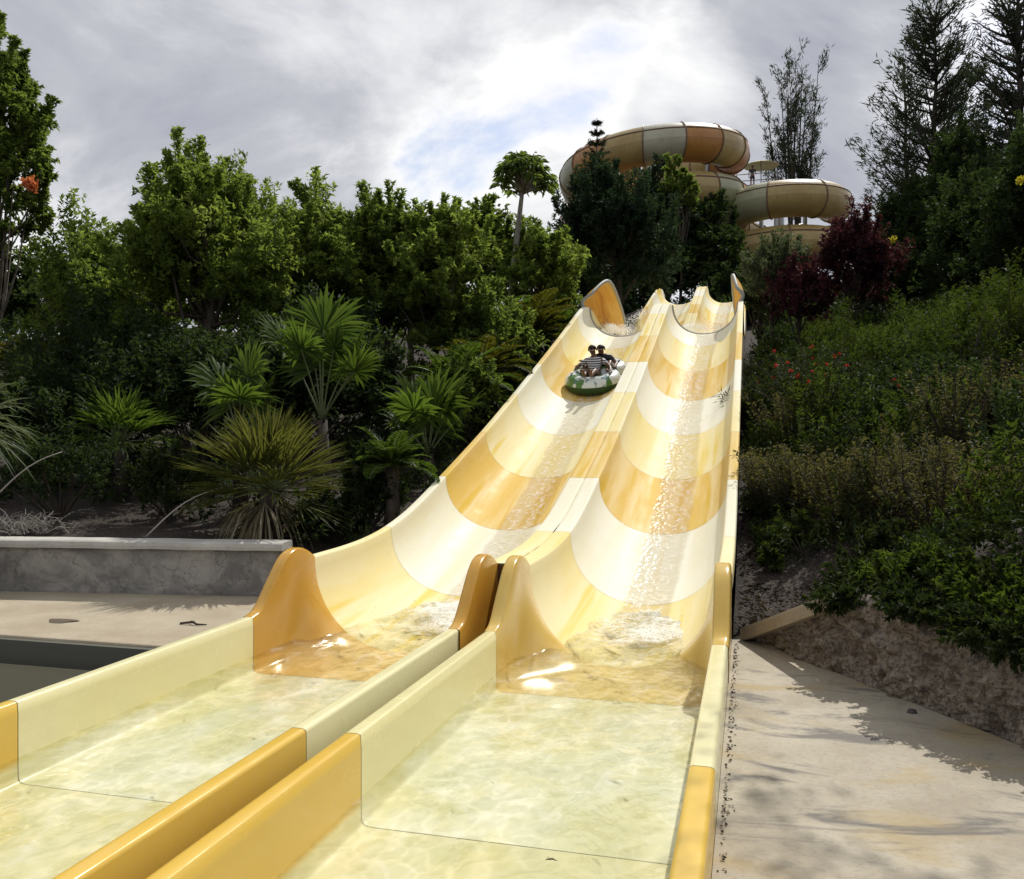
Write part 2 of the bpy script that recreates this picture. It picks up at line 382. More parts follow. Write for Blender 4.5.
def T(x, y):
    # right of the ride
    t = (x-WX0)*DX+(y-WY0)*DYY; q = (x-WX0)*NX+(y-WY0)*NY
    if x > -.16:
        if q < 0: return 0.0
        up = wall_h(t)-.06+.36*q
        cap = hill(max(y, 8.6))-.1-.06*max(0, x-2)
        up = min(up, cap) if y > 8 else min(up, wall_h(t)+1.5+.1*q)
        near = math.exp(-max(0, x)/1.2)
        if y > 8.6: up = up*(1-near)+(min(P(y)-.55, up+.3))*near
        return up
    if x > -4.7:
        if y < 8.3: return -.75
        s = S((y-8.3)/1.2)
        return -.75*(1-s)+s*(hill(y)-1.25 if y < 47.5 else hill(y)-1.25+1.0*S((y-47.5)/3))
    # left
    wy = 9.62+(x+5.2)*.156
    if y < wy:
        if y > 7.1: return -.05
        return -1.3
    base = .60+.13*(y-wy); far = hill(y)-.8
    k = S((y-28)/25); base = base*(1-k)+far*k
    near = math.exp(-max(0, -4.7-x)/2.0)
    return base*(1-near)+max(.3, hill(y)-.75)*near
def build_terrain():
    xs = sorted(set([-400, -250, -150, -100, -75] + list(np.arange(-60, -20, 3.0)) + list(np.arange(-20, -5, .6)) + [-4.75, -4.69] + list(np.arange(-4.4, -.3, .5)) + [-.17, -.15] + list(np.arange(.1, 9, .3)) + list(np.arange(9, 30, 1.2)) + list(np.arange(30, 61, 4.0)) + [75, 100, 150, 250, 400]))
    ys = sorted(set([-400, -200, -100, -50, -25, -12, -6] + list(np.arange(-4, 2, .8)) + list(np.arange(2, 14, .25)) + list(np.arange(14, 30, .6)) + list(np.arange(30, 60, 1.5)) + [62, 66, 72, 80, 90, 110, 150, 250, 450]))
    V = []; 
    for y in ys:
        for x in xs:
            q = (x-WX0)*NX+(y-WY0)*NY
            z = T(x, y)-.02
            if x > -.16 and y < 8.62 and q < .50: z = -.05
            if x > -.16 and q < .62 and q > 0 and y > 8.0: z = min(z, .0+.55*max(0, q-.05)) if x > .35 else z
            wyy = 9.62+(x+5.2)*.156
            if x < -4.7 and 7.1 < y < wyy+.27: z = -.07
            if x > 0 and q > .3 or x < -4.7 and y > 9.8: z += .10*noise.noise(Vector((x*.7, y*.7, 0)))
            V.append((x, y, z))
    nx = len(xs); F = []
    for j in range(len(ys)-1):
        for i in range(nx-1): F.append((j*nx+i, j*nx+i+1, (j+1)*nx+i+1, (j+1)*nx+i))
    o = mesh_np('terrain', np.array(V), np.array(F), SOIL, smooth=True); tag(o, kind='structure')
build_terrain()

# paved ground to the right of the runout
def path():
    m = MB(); rows = []
    for i in range(60):
        y = -8+i*.2815
        xe = WX0+(-(y-WY0)*NY)/NX+.10
        x0 = -.158
        rows.append([(x0+(max(xe, x0+.01)-x0)*k/24, y, .0+.004*noise.noise(Vector((x0+k*.3, y, 0)))+.004) for k in range(25)])
    m.grid(rows)
    o = m.build('path', CONC, smooth=True); tag(o, kind='structure')
path()
m = MB()
for k in range(22):      # deck slab between pool and retaining wall
    pass
m.box((-11.6, 8.4, -.10), (13.9, 2.6, .2)); o = m.build('deck', DECK); tag(o, kind='structure')
m = MB(); m.box((-11.6, 7.0, -.045), (13.9, .22, .14)); o = bevel(m.build('pool_kerb', DECK), .02); tag(o, kind='structure')
m = MB(); m.box((-11.6, 6.85, -.6), (13.9, .06, 1.2)); m.box((-18.5, 1, -.6), (.1, 12, 1.2)); o = m.build('pool_side', simple('pool_side_paint', (.10, .098, .075), .6)); tag(o, kind='structure')
m = MB(); rows = [[(-18.4+i*.6, -6+j*.5, -.13) for i in range(24)] for j in range(26)]
rows = [[(x if x < -4.8 else -4.52, min(y, 6.83), z) for x, y, z in r] for r in rows]
m.grid(rows); o = m.build('pool_water', W_pool); tag(o, kind='structure')

# ------------------------------------------------------------------ the twin-lane slide
slide = empty('water_slide', (-2.25, 8.2, 0))
tag(slide, 'long twin-lane fibreglass water slide in cream, yellow and orange bands running down to flooded lanes', 'water slide')
def part(o, label=None):
    o.location = -Vector(slide.location); o.parent = slide
    if label: o['label'] = label
    return o
LANES = {'L': (-3.39, .92), 'R': (-1.1625, .8725)}
def section(xc, a, P_, D, nexp, rl, rr, skl, skr, y, M_=22):
    """points of one cross-section, left to right: outer skirt, rim, trough, rim, skirt"""
    pts = []
    r = .022
    z = P_
    xl = xc-a-rl; xr = xc+a+rr
    pts += [(xl, z-skl), (xl, z-skl*.5), (xl, z-r), (xl+r*.3, z-r*.3), (xl+r, z), (xl+r*1.5, z+.001), (xl+rl*.5, z+.001), (xc-a-r*1.5, z+.001), (xc-a-r*.9, z), (xc-a-r*.25, z-r*.3)]
    for i in range(M_+1):
        q = -math.pi/2+math.pi*i/M_
        sx, cx = math.sin(q), max(0, math.cos(q))
        x = math.copysign(abs(sx)**(2/nexp), sx); zz_ = cx**(2/nexp)
        pts.append((xc+a*x, z-r-(D-r)*zz_))
    pts += [(xc+a+r*.25, z-r*.3), (xc+a+r*.9, z), (xc+a+r*1.5, z+.001), (xr-rr*.5, z+.001), (xr-r*1.5, z+.001), (xr-r, z), (xr-r*.3, z-r*.3), (xr, z-r), (xr, z-skr*.5), (xr, z-skr)]
    return [(p[0], y, p[1]) for p in pts]
def loft(name, mat, ys, fn, label=None, solid=True):
    m = MB(); m.grid([fn(y) for y in ys]); o = m.build(name, mat, smooth=True)
    if solid:
        s = o.modifiers.new('thick', 'SOLIDIFY'); s.thickness = .016; s.offset = -1; s.use_rim = False
    return part(o, label)
def ysteps(a, b, st): n = max(2, int((b-a)/st)+1); return [a+(b-a)*i/n for i in range(n+1)]
GAP = .003
# runout sections
for ln, (xc, a) in LANES.items():
    side = 'left' if ln == 'L' else 'right'
    for (y0, y1, mat, lb) in ((-3.5, 1.75, 'run', 'cream nearest runout section of the %s lane'), (1.75, 4.4, 'runy', 'yellow near runout section of the %s lane'), (4.4, 7.04, 'run', 'pale cream runout section of the %s lane')):
        loft('runout_section', G[mat], ysteps(y0+GAP, y1-GAP, .6), lambda y: section(xc, a, .30, .50, 34, .105, .105 if ln == 'L' else .13, .42, .42, y, 40), lb % side)
    # raised end curve
    def bumpz(y):
        return float(hb(y))
    hb = hermite([7.04, 7.2, 7.45, 7.65, 7.85, 8.02, 8.2], [.30, .345, .58, .76, .825, .80, .715])
    def fb(y, xc=xc, a=a):
        t = (y-7.04)/(8.2-7.04); z = .30 if y < 7.05 else bumpz(y)
        fl = -.20*(1-t)+(.70-.93)*t
        n = 2.1+30*(1-t)**4+6*(1-t)**2
        return section(xc, a, z, z-fl, n, .115, .115 if ln == 'L' else .135, .42+(z-.3), .42+(z-.3), y, 40)
    loft('end_curve', G['bump' if ln == 'L' else 'bump2'], ysteps(7.04+GAP, 8.2, .045), fb, 'deep orange humped end curve of the left lane' if ln == 'L' else 'ochre humped end curve of the right lane')
JN = [8.2, 10.2, 12.25, 14.3, 16.4, 18.4, 20.5, 22.5, 24.3]
seqR = ['tan', 'white', 'orange', 'tan', 'white', 'orange', 'tan', 'white']
seqL = ['tan', 'white', 'orange', 'tan', 'white', 'orange', 'tan', 'white']
nm = {'tan': 'pale yellow', 'white': 'cream white', 'orange': 'orange'}
ordn = ['lowest', 'second', 'third', 'fourth', 'fifth', 'sixth', 'seventh', 'topmost']
for ln, (xc, a) in LANES.items():
    seq = seqL if ln == 'L' else seqR; side = 'left' if ln == 'L' else 'right'
    rl, rr = (.115, .2185) if ln == 'L' else (.2085, .14)
    for i in range(8):
        loft('chute_section', G[seq[i]], ysteps(JN[i]+GAP, JN[i+1]-GAP, .12),
             lambda y: section(xc, a, P(y), DD(y), 2.15, rl, rr, .13 if ln == 'L' else .02, .02 if ln == 'L' else .16, y, 36),
             '%s %s chute section of the %s lane' % (nm[seq[i]], ordn[i], side))
    up = ['tan', 'white', 'tan', 'orange', 'white', 'tan', 'orange', 'tan', 'white', 'tan', 'white']
    yy = [24.3+ (47-24.3)*k/11 for k in range(12)]
    for i in range(11):
        loft('chute_section', G[up[i]], ysteps(yy[i]+GAP, yy[i+1]-GAP, .3),
             lambda y: section(xc, a, P(y), DD(y), 2.15, rl, rr, .13 if ln == 'L' else .02, .02 if ln == 'L' else .16, y, 28),
             '%s upper chute section of the %s lane beyond the crest' % (nm[up[i]], side))
# end fascia where the divider starts
m = MB(); m.box((-2.25, 8.215, .26), (.42, .02, .84)); part(m.build('end_plate', simple('brown_end_plate', (.10, .05, .025), .6)), 'dark end plate in the gap between the lanes')
# splash guards beyond the crest: curved sheets standing on the outer rims
def guard(xr, sgn, y0, y1, h0, lean, shift, lab):
    m = MB(); rows = []; n = 30
    for i in range(n+1):
        t = i/n; y = y0+(y1-y0)*t
        h = h0*(.42+.58*math.sin(min(1, t/.26)*math.pi/2)) if t < .26 else h0*max(.0, math.cos((t-.26)/.74*math.pi/2))**.7
        row = []
        for k in range(13):
            q = k/12
            x = xr-sgn*shift*t*t+sgn*(.07*math.sin(q*math.pi)*1.0)-sgn*lean*(h/h0)*q**2.2
            row.append((x, y, P(y)-.02+h*q))
        rows.append(row)
    m.grid(rows); o = m.build('splash_guard', G['guard'], smooth=True)
    s = o.modifiers.new('thick', 'SOLIDIFY'); s.thickness = .05; s.offset = 0
    part(o, lab)
    e = MB(); e.tube([(p[0], p[1]-.02, p[2]) for p in rows[0]]+[r[-1] for r in rows[1:-2]], .05, 6)
    part(e.build('guard_edge', lipgrey, smooth=True), 'grey raw edge of the guard')
guard(-4.37, -1, 23.75, 28.6, .86, .50, .45, 'tall orange splash guard beside the left lane at the crest')
guard(-.22, 1, 23.75, 28.5, .85, .22, .1, 'tall orange splash guard beside the right lane at the crest')
# grey lip under the crest of right lane
for ln, (xc, a) in LANES.items():
    m = MB(); pts = []
    for i in range(21):
        q = -math.pi/2+math.pi*i/20
        pts.append((xc+a*.99*math.copysign(abs(math.sin(q))**.93, math.sin(q)), 24.3, P(24.3)-.02-(DD(24.3)-.04)*max(0, math.cos(q))**.93))
    m.tube(pts, .03, 6); part(m.build('joint_flange', lipgrey, smooth=True), 'grey bolted joint flange at the crest of the %s lane' % ('left' if ln == 'L' else 'right'))

# water: runouts, with real ripples, churned where the chute runs in
def floorz(y): return P(y)-DD(y)
for ln, (xc, a) in LANES.items():
    xs = np.linspace(-a*1.0, a*1.0, 90); ys = np.concatenate([np.linspace(-3.4, 3, 70), np.linspace(3.05, 10.0, 230)])
    V = []; A = []
    for y in ys:
        churn = S((y-6.4)/1.6)
        for x in xs:
            X = xc+x
            h = .010*noise.noise(Vector((X*2.3, y*1.6, 3.1)))+.006*noise.noise(Vector((X*6+2, y*4.2, 1.7)))+.003*noise.noise(Vector((X*15, y*11, 5)))
            h += churn*(.028*noise.noise(Vector((X*5, y*3.6, 8.3)))+.008*abs(noise.noise(Vector((X*12, y*9, 2.3))))+.003*noise.noise(Vector((X*26, y*22, 4))))
            edge = 1-min(1, abs(x)/a)
            z = -.045+h-.10*S((y-9.1)/.9)*(0)
            V.append((X, y, z))
            A.append(.05+1.05*S((y-7.6)/1.5)*(.35+.65*S(1-abs(x-.15*(1 if ln == 'R' else .5))/.62))*(.55+.9*(noise.noise(Vector((X*2.2, y*1.4, 9)))+.3)))
    nx = len(xs); F = [(j*nx+i, j*nx+i+1, (j+1)*nx+i+1, (j+1)*nx+i) for j in range(len(ys)-1) for i in range(nx-1)]
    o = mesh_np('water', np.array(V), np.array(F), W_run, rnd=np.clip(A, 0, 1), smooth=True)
    tag(o, kind='structure')
    # thin sheet running down the chute
    V = []; A = []; ns = 40
    hw = .34 if ln == 'R' else .36; off = .04 if ln == 'R' else .12
    ys2 = np.arange(8.8, 46, .10)
    for y in ys2:
        o_ = off+.05*math.sin(y*.6)
        for k in range(ns+1):
            s = -1+2*k/ns; x = o_+s*hw
            q = max(0, 1-(abs(x)/a)**2.15)**(1/2.15)
            z = P(y)-.022-(DD(y)-.022)*q
            V.append((xc+x, y, z+.006+.006*abs(noise.noise(Vector((x*22, y*9, 1))))))
            e1 = 1-abs(s)
            A.append(min(1, e1*1.9)*(.62+.38*S((y-23)/1.0)+.25*S((11-y)/2)) if abs(s) < 1 else 0)
    nx = ns+1; F = [(j*nx+i, j*nx+i+1, (j+1)*nx+i+1, (j+1)*nx+i) for j in range(len(ys2)-1) for i in range(nx-1)]
    o = mesh_np('water', np.array(V), np.array(F), W_stream, rnd=np.clip(A, 0, 1), smooth=True); tag(o, kind='structure')
# droplets and jets of white water
def drops(name, pts, rad):
    V = []; F = []
    ico = [Vector(v) for v in ((0, 0, 1), (1, 0, 0), (0, 1, 0), (-1, 0, 0), (0, -1, 0), (0, 0, -1))]
    fs = [(0, 1, 2), (0, 2, 3), (0, 3, 4), (0, 4, 1), (5, 2, 1), (5, 3, 2), (5, 4, 3), (5, 1, 4)]
    for p, r in zip(pts, rad):
        b = len(V); V += [tuple(Vector(p)+q*r) for q in ico]; F += [tuple(i+b for i in f) for f in fs]
    o = mesh_np(name, np.array(V), np.array(F), W_spray, smooth=True); tag(o, kind='stuff'); return o
pp = []; rr_ = []
for ln, (xc, a) in LANES.items():
    for k in range(260):
        y = 8.5+1.3*random.random(); x = xc+(.1 if ln == 'R' else .15)+random.gauss(0, .26)
        if abs(x-xc) > a*.8: continue
        pp.append((x, y, max(-.03, floorz(y)+.02)+abs(random.gauss(0, .035)))); rr_.append(random.uniform(.003, .009))
drops('water_spray', pp, rr_)['label'] = 'white droplets splashing where the chutes enter the runouts'
pp = []; rr_ = []
for (x0, y0, x1, y1, n_) in ((-2.0, 27.5, -1.2, 24.6, 900), (-.4, 28, -.95, 24.7, 500), (-4.15, 26.8, -3.7, 24.6, 900), (-3.9, 27.5, -3.3, 24.5, 500), (-2.7, 24.6, -3.2, 23.8, 250)):
    for k in range(n_*2):
        t = random.random(); x = x0+(x1-x0)*t+random.gauss(0, .11); y = y0+(y1-y0)*t+random.gauss(0, .2)
        z = P(y)-.15-.55*t*t+random.gauss(0, .045)+.02
        pp.append((x, y, z)); rr_.append(random.uniform(.004, .013))
drops('water_spray', pp, rr_)['label'] = 'white jets of water arcing over the crest of the slide'

# ------------------------------------------------------------------ walls
def retaining_wall():
    t = empty('retaining_wall', (-8.5, 9.05, -.05)); tag(t, 'low grey cracked plaster retaining wall with pale concrete cap behind the pool deck', 'wall')
    A0 = Vector((-19, 7.45)); A1 = Vector((-5.42, 9.54)); n = 120
    dn = (A1-A0).normalized(); nn = Vector((-dn.y, dn.x))
    rows = []
    for k in range(9):
        z = -.05+.62*k/8
        rows.append([(A0.x+(A1.x-A0.x)*i/n+nn.x*.0-nn.x*.012*noise.noise(Vector((i*.3, z*4, 0)))*2, A0.y+(A1.y-A0.y)*i/n-nn.y*.012*noise.noise(Vector((i*.3, z*4, 0)))*2, z) for i in range(n+1)])
    m = MB(); m.grid(rows)
    o = m.build('wall_face', PLAST, smooth=True); o.modifiers.new('thick', 'SOLIDIFY').thickness = .2; o.modifiers['thick'].offset = -1 if True else 1
    o.parent = t; o.location = -Vector(t.location)
    m = MB(); L_ = (A1-A0).length; c = (A0+A1)/2+nn*.10
    rows = []
    prof = [(-.17, .56), (-.175, .60), (-.165, .640), (-.14, .655), (.14, .66), (.17, .64), (.17, .56), (-.17, .56)]
    for i in range(n+1):
        b = A0+(A1-A0)*i/n+nn*.10
        w_ = .008*noise.noise(Vector((i*.25, 0, 3)))
        rows.append([(b.x+nn.x*p, b.y+nn.y*p, z+w_) for p, z in prof])
    m.grid(rows); m.f.append(tuple(range(n*8, n*8+7)))
    o = m.build('wall_cap', CAP); o.parent = t; o.location = -Vector(t.location)
retaining_wall()
def stone_wall():
    t = empty('stone_wall', (2, 5, 0)); tag(t, 'rough brown rubble stone wall rising beside the concrete path, plants hanging over it', 'wall')
    rows = []; n = 380
    for i in range(n+1):
        s = .0+i*.033; h = wall_h(s)
        row = []
        for k in range(36):
            f = k/35; z = -.06+(h+.07)*f
            bx = WX0+DX*s; by = WY0+DYY*s
            lean = .05*f*min(1, h/.5)+.09*max(0, f-.8)**1.3*2*min(1, h/.5)
            p = Vector((bx, by, z))
            dsp = .09*noise.noise(p*2.8)+.06*noise.noise(p*7)+.05*noise.noise(p*15)+.03*noise.noise(p*31)+.10*(.5-min(1, noise.voronoi(p*5.5)[0][0]*1.6))*.9
            dsp *= min(1, h/.35)
            row.append((bx+NX*(lean-dsp+.05), by+NY*(lean-dsp+.05), z))
        rows.append(row)
    m = MB(); m.grid(rows)
    # ground cover side: a lip running back into the slope
    back = [[(r[-1][0]+NX*k*.16, r[-1][1]+NY*k*.16, r[-1][2]+.02*noise.noise(Vector(r[-1])*5)-.004*k) for k in range(6)] for r in rows]
    m.grid(back)
    o = m.build('stone_face', ROCK, smooth=False); o.parent = t; o.location = -Vector(t.location)
    m = MB(); rows = []
    for i in range(20):
        s = -.02+i*1.30/19; h = wall_h(s)
        bx = WX0+DX*s; by = WY0+DYY*s
        rows.append([(bx+NX*p, by+NY*p, h+q) for p, q in ((-.05, -.10), (-.055, .0), (-.045, .025), (.06, .028), (.07, .0), (.07, -.1), (-.05, -.10))])
    m.grid(rows); m.f.append(tuple(range(6))); b = 19*7; m.f.append(tuple(range(b+5, b-1, -1)))
    o = m.build('coping', CAP_TAN); o.parent = t; o.location = -Vector(t.location)
CAP_TAN = concrete('coping_concrete', (.30, .25, .18), (.40, .34, .26), (.16, .13, .10))
stone_wall()

# ------------------------------------------------------------------ foliage builders
def unit(v): return v/np.maximum(1e-9, np.linalg.norm(v, axis=-1, keepdims=True))
def leafcloud(C, D, Lg, Wd, rnd, fold=.25):
    """C centres, D directions of leaf axes, lengths, widths -> diamond leaves folded on the midrib"""
    n = len(C); D = unit(D)
    H = unit(np.cross(D, rng.normal(size=(n, 3))+np.array([0, 0, 1.2]))); U = np.cross(H, D)
    Lg = np.broadcast_to(Lg, n)[:, None]; Wd = np.broadcast_to(Wd, n)[:, None]
    b = C-D*Lg*.5; t = C+D*Lg*.5-U*Lg*.12
    l = C-D*Lg*.05+H*Wd*.5+U*Wd*fold; r = C-D*Lg*.05-H*Wd*.5+U*Wd*fold
    V = np.stack([b, l, t, r], 1).reshape(-1, 3)
    i = np.arange(n)[:, None]*4
    F = np.concatenate([i+np.array([[0, 2, 1]]), i+np.array([[0, 3, 2]])], 0)
    return V, F, np.repeat(rnd, 4)
def crown_points(n_cl, cx, cz, rx, rz_, cr, per, flat=.8, seed=0, shell=.55):
    """uneven crown: lobes of different size, leafy clumps over them, sprays standing out of the outline"""
    r = np.random.default_rng(seed)
    nl = 9
    ld_ = unit(r.normal(size=(nl, 3))); ld_[:, 2] = np.abs(ld_[:, 2])*1.2-.45
    lc = ld_*(.30+.32*r.random((nl, 1))); lr = .40+.24*r.random(nl); lc[0] = (0, 0, .48); lr[0] = .45; lc[1] = (0, 0, -.1); lr[1] = .72
    which = r.choice(nl, n_cl, p=lr**2/np.sum(lr**2))
    d = unit(r.normal(size=(n_cl, 3))); d[:, 2] = np.where(d[:, 2] < -.55, -d[:, 2], d[:, 2])
    c = lc[which]+d*(lr[which]*(shell+(1-shell)*r.random(n_cl)**.6))[:, None]
    d = unit(c+d*.5+1e-6)
    spray = r.random(n_cl) < .24
    c = np.where(spray[:, None], c*1.10+np.array([0, 0, .06]), c)
    lim = np.linalg.norm(c, axis=1, keepdims=True); c = np.where(lim > 1.06, c/lim*1.06, c)
    c = c*np.array([rx, rx, rz_])
    s = cr*(.6+.7*r.random(n_cl))*np.where(spray, .9, 1)
    tot = n_cl*per; k = np.repeat(np.arange(n_cl), per)
    ntw = 6      # every clump is a handful of leafy twigs fanning up and out
    tw = unit(d[:, None, :]*.75+np.array([0, 0, .45])+r.normal(size=(n_cl, ntw, 3))*.55)
    tw = np.where(spray[:, None, None], unit(tw*.5+np.array([0, 0, .9])), tw)
    j = r.integers(0, ntw, tot); t = r.random(tot)**.8
    ax = tw[k, j]; lat = r.normal(size=(tot, 3)); lat = unit(lat-ax*np.sum(lat*ax, 1, keepdims=True))
    wd_ = s[k]*(.42-.30*t)*r.random(tot)**.6
    ln = s[k]*np.where(spray, 2.3, 1.75)[k]
    pts = c[k]-ax*(s[k]*.6)[:, None]+ax*(t*ln)[:, None]+lat*wd_[:, None]
    out_ = unit(ax*.7+lat*.9+r.normal(size=(tot, 3))*.25)
    tint = r.normal(size=(n_cl, ntw))
    rn = np.clip(.30+.20*r.normal(size=n_cl)[k]+.12*tint[k, j]+.14*r.normal(size=tot)+.14*t, 0, 1)
    return pts, out_, rn, c
def tree(name, label, u, d, vtop, halfpx, vbot, mat, barkm, leaf=.13, n_cl=130, per=170, seed=1, group=None, cat='tree', aspect=.42, clump=.16, hang=0.0, trunk_r=None):
    x, y = cw(u, d); zt = zv(vtop, d); zb = zv(vbot, d); g = T(x, y)-.1
    rx = halfpx/FPX*d; rz_ = (zt-zb)/2; cz = (zt+zb)/2
    root = empty(name, (x, y, g)); tag(root, label, cat, group)
    p, dr, rn, cl = crown_points(int(n_cl*1.25), 0, 0, rx*.95, rz_*.82, clump*max(rx, 1.2)*1.45, int(per*.85), seed=seed, shell=.6)
    dr = dr+np.array([0, 0, -hang])
    p = p+np.array([0, 0, cz-g-rz_*.04])
    keep = p[:, 2] > .15; p = p[keep]; dr = dr[keep]; rn = rn[keep]
    Lg = leaf*1.08*(.5+.8*rng.random(len(p)))
    V, F, A = leafcloud(p, dr, Lg, Lg*aspect, rn)
    mesh_np('crown', V, F, mat, root, A)
    m = MB(); tr = trunk_r or max(.07, rx*.06)
    H = cz-g+rz_*.4; bend = random.uniform(-.3, .3)
    tp = [(bend*math.sin(k/8*2)*.6, .2*bend*k/8, H*k/8) for k in range(9)]
    m.tube(tp, [tr*(1.25-.11*k) for k in range(9)], 8)
    for k in range(min(n_cl, 26)):
        c = Vector(cl[(k*7) % n_cl])+Vector((0, 0, cz-g)); h = H*random.uniform(.25, .85)
        h = min(h, max(.3, c.z-.2)); s = Vector((bend*math.sin(h/H*2)*.6, .2*bend*h/H, h))
        mid = s.lerp(c, .5)+Vector((0, 0, -.12*(c-s).length))
        m.tube([s, mid, c], [tr*.38, tr*.24, tr*.08], 5)
    m.build('trunk', barkm, root, smooth=True)
    return root

def fan_leaf(m_pts, origin, direction, up, R_, nseg=26, spread=150, droop=.15, wid=None, petiole=.5, cut=.55):
    """adds one palmate leaf: petiole then radiating folded blades"""
    V, F, A, PT = m_pts
    o = Vector(origin); d = Vector(direction).normalized(); up = Vector(up)
    side = d.cross(up).normalized(); nrm = side.cross(d).normalized()
    hub = o+d*petiole
    wid = wid or R_*2.2*math.pi*spread/360/nseg*1.25
    PT.append(([o, o.lerp(hub, .5)+Vector((0, 0, .03*petiole)), hub], [.018, .014, .009]))
    for k in range(nseg):
        dr_k = random.uniform(.6, 2.4)
        t = (k+.5)/nseg*2-1; ang = R(spread)*t
        rr = R_*(.72+.28*math.cos(ang*.55))*random.choice((1, 1, 1, 1, .85))*random.uniform(.86, 1.06); q_j = Vector((random.gauss(0, .035), random.gauss(0, .035), random.gauss(0, .035)))
        q = d*math.cos(ang)+side*math.sin(ang)+nrm*(.16*abs(t))
        q += q_j; q.normalize(); w_ = nrm.cross(q).normalized()
        b = len(V); rn = random.uniform(.15, .75)
        cu = []
        for (s, ww) in ((.02, .12), (cut, 1.0), (.78, .55), (1.0, .03)):
            p = hub+q*rr*s+Vector((0, 0, -1))*droop*rr*s**2.6*dr_k
            V.append(tuple(p+w_*wid*.5*ww)); V.append(tuple(p-nrm*wid*.22*ww)); V.append(tuple(p-w_*wid*.5*ww))
            A.extend([rn+.2*s]*3)
        for j in range(3):
            c = b+j*3
            F.append((c, c+1, c+4, c+3)); F.append((c+1, c+2, c+5, c+4))
def fan_palm(name, label, loc, n_leaf, R_, trunk_h, mat, seed=0, pet=.7, elev=(10, 80), az0=0, az=360, group=None, nseg=26, spread=150, droop=.15, dead=0, cat='palm', aims=None, wid=None, trunk_r=.11):
    random.seed(seed); root = empty(name, loc); tag(root, label, cat, group)
    m = MB(); m.tube([(0, 0, -.2), (.03, 0, trunk_h*.5), (0, 0, trunk_h)], [trunk_r*1.25, trunk_r, trunk_r*.8], 10)
    for k in range(int(trunk_h*60)):
        a = random.uniform(0, 6.28); z = random.uniform(0, trunk_h)
        m.tube([(trunk_r*math.cos(a), trunk_r*math.sin(a), z), (trunk_r*1.7*math.cos(a), trunk_r*1.7*math.sin(a), z+.10)], [.018, .003], 4)
    m.build('trunk', bark_dark, root, smooth=True)
    for k in range(n_leaf):
        if aims and k < len(aims): a, el, pl, Rk = aims[k]; a = R(a); el = R(el)
        else:
            a = R(az0+az*(k*.618 % 1.0)+random.uniform(-9, 9)); el = R(elev[0]+(elev[1]-elev[0])*(k+.5)/n_leaf+random.uniform(-5, 5)); pl = pet*random.uniform(.8, 1.2); Rk = R_*random.uniform(.85, 1.1)
        V, F, A, PT = [], [], [], []
        d = Vector((math.cos(a)*math.cos(el), math.sin(a)*math.cos(el), math.sin(el)))
        # blade bends away from the stalk
        fan_leaf((V, F, A, PT), (0, 0, trunk_h), d, (0, 0, 1), Rk, nseg, spread, droop, wid, pl)
        o = mesh_np('frond', np.array(V), np.array(F), mat, root, np.clip(A, 0, 1), smooth=False)
        pm = MB()
        for pts, rd in PT: pm.tube(pts, rd, 5)
        pm.build('petiole', mat_pet, o)
    if dead:
        V, F, A, PT = [], [], [], []
        for k in range(dead):
            a = random.uniform(0, 6.28)
            d = Vector((math.cos(a), math.sin(a), random.uniform(-.5, .1)))
            fan_leaf((V, F, A, PT), (0, 0, trunk_h*.8), d, (0, 0, 1), R_*.75, 7, 40, 1.0, .025, .15)
        mesh_np('dead_leaves', np.array(V), np.array(F), LM['straw'], root, np.clip(A, 0, 1))['label'] = 'drooping dry straw-coloured leaves'
    return root
mat_pet = simple('petiole_green', (.08, .10, .03), .5)

def whip_shrub(name, label, loc, h, n_st, mat, seed=0, spread=.5, leaf=.05, per=60, group=None, cat='shrub', stemm=None, flowers=0, fmat=None, aspect=.4, kind=None):
    """upright or arching stems each lined with small leaves"""
    r = np.random.default_rng(seed); random.seed(seed)
    root = empty(name, loc); 
    if label: tag(root, label, cat, group)
    m = MB(); C = []; D = []; RN = []; tips = []
    for k in range(n_st):
        a = random.uniform(0, 6.28); ln = h*random.uniform(.65, 1.1); sp = spread*random.uniform(.1, 1)
        base = Vector((math.cos(a)*.12*h*random.random(), math.sin(a)*.12*h*random.random(), 0)); pts = []
        for j in range(5):
            t = j/4; pts.append(base+Vector((math.cos(a)*sp*t**1.3*h, math.sin(a)*sp*t**1.3*h, ln*(t-.25*sp*t*t))))
        m.tube(pts, [.012*h, .010*h, .008*h, .006*h, .003*h], 4, False); tips.append(pts[-1])
        rn0 = random.gauss(.45, .2)
        ts = r.random(per)**.7
        for t in ts:
            i = min(3, int(t*4)); p = pts[i].lerp(pts[i+1], t*4-i)
            ax = (pts[i+1]-pts[i]).normalized()
            q = Vector(r.normal(size=3)); q = (q-ax*q.dot(ax)).normalized()
            dd = ax*.5+q; C.append(tuple(p+q*leaf*.9)); D.append(tuple(dd)); RN.append(rn0+.2*r.normal()+.2*t)
    m.build('stem', stemm or bark_dark, root)
    C = np.array(C); D = np.array(D); Lg = leaf*(.7+.6*r.random(len(C)))
    V, F, A = leafcloud(C, D, Lg, Lg*aspect, np.clip(RN, 0, 1)); mesh_np('foliage', V, F, mat, root, A)
    if flowers:
        P_ = np.array([tuple(tips[i % len(tips)]+Vector(r.normal(size=3)*.05*h)) for i in range(flowers)]); 
        for p_ in P_:
            P5 = np.repeat(p_[None], 7, 0)+r.normal(size=(7, 3))*.012
            V, F, A = leafcloud(P5, r.normal(size=P5.shape), .048, .042, r.random(7)); mesh_np('flower', V, F, fmat, root, A)
    return root
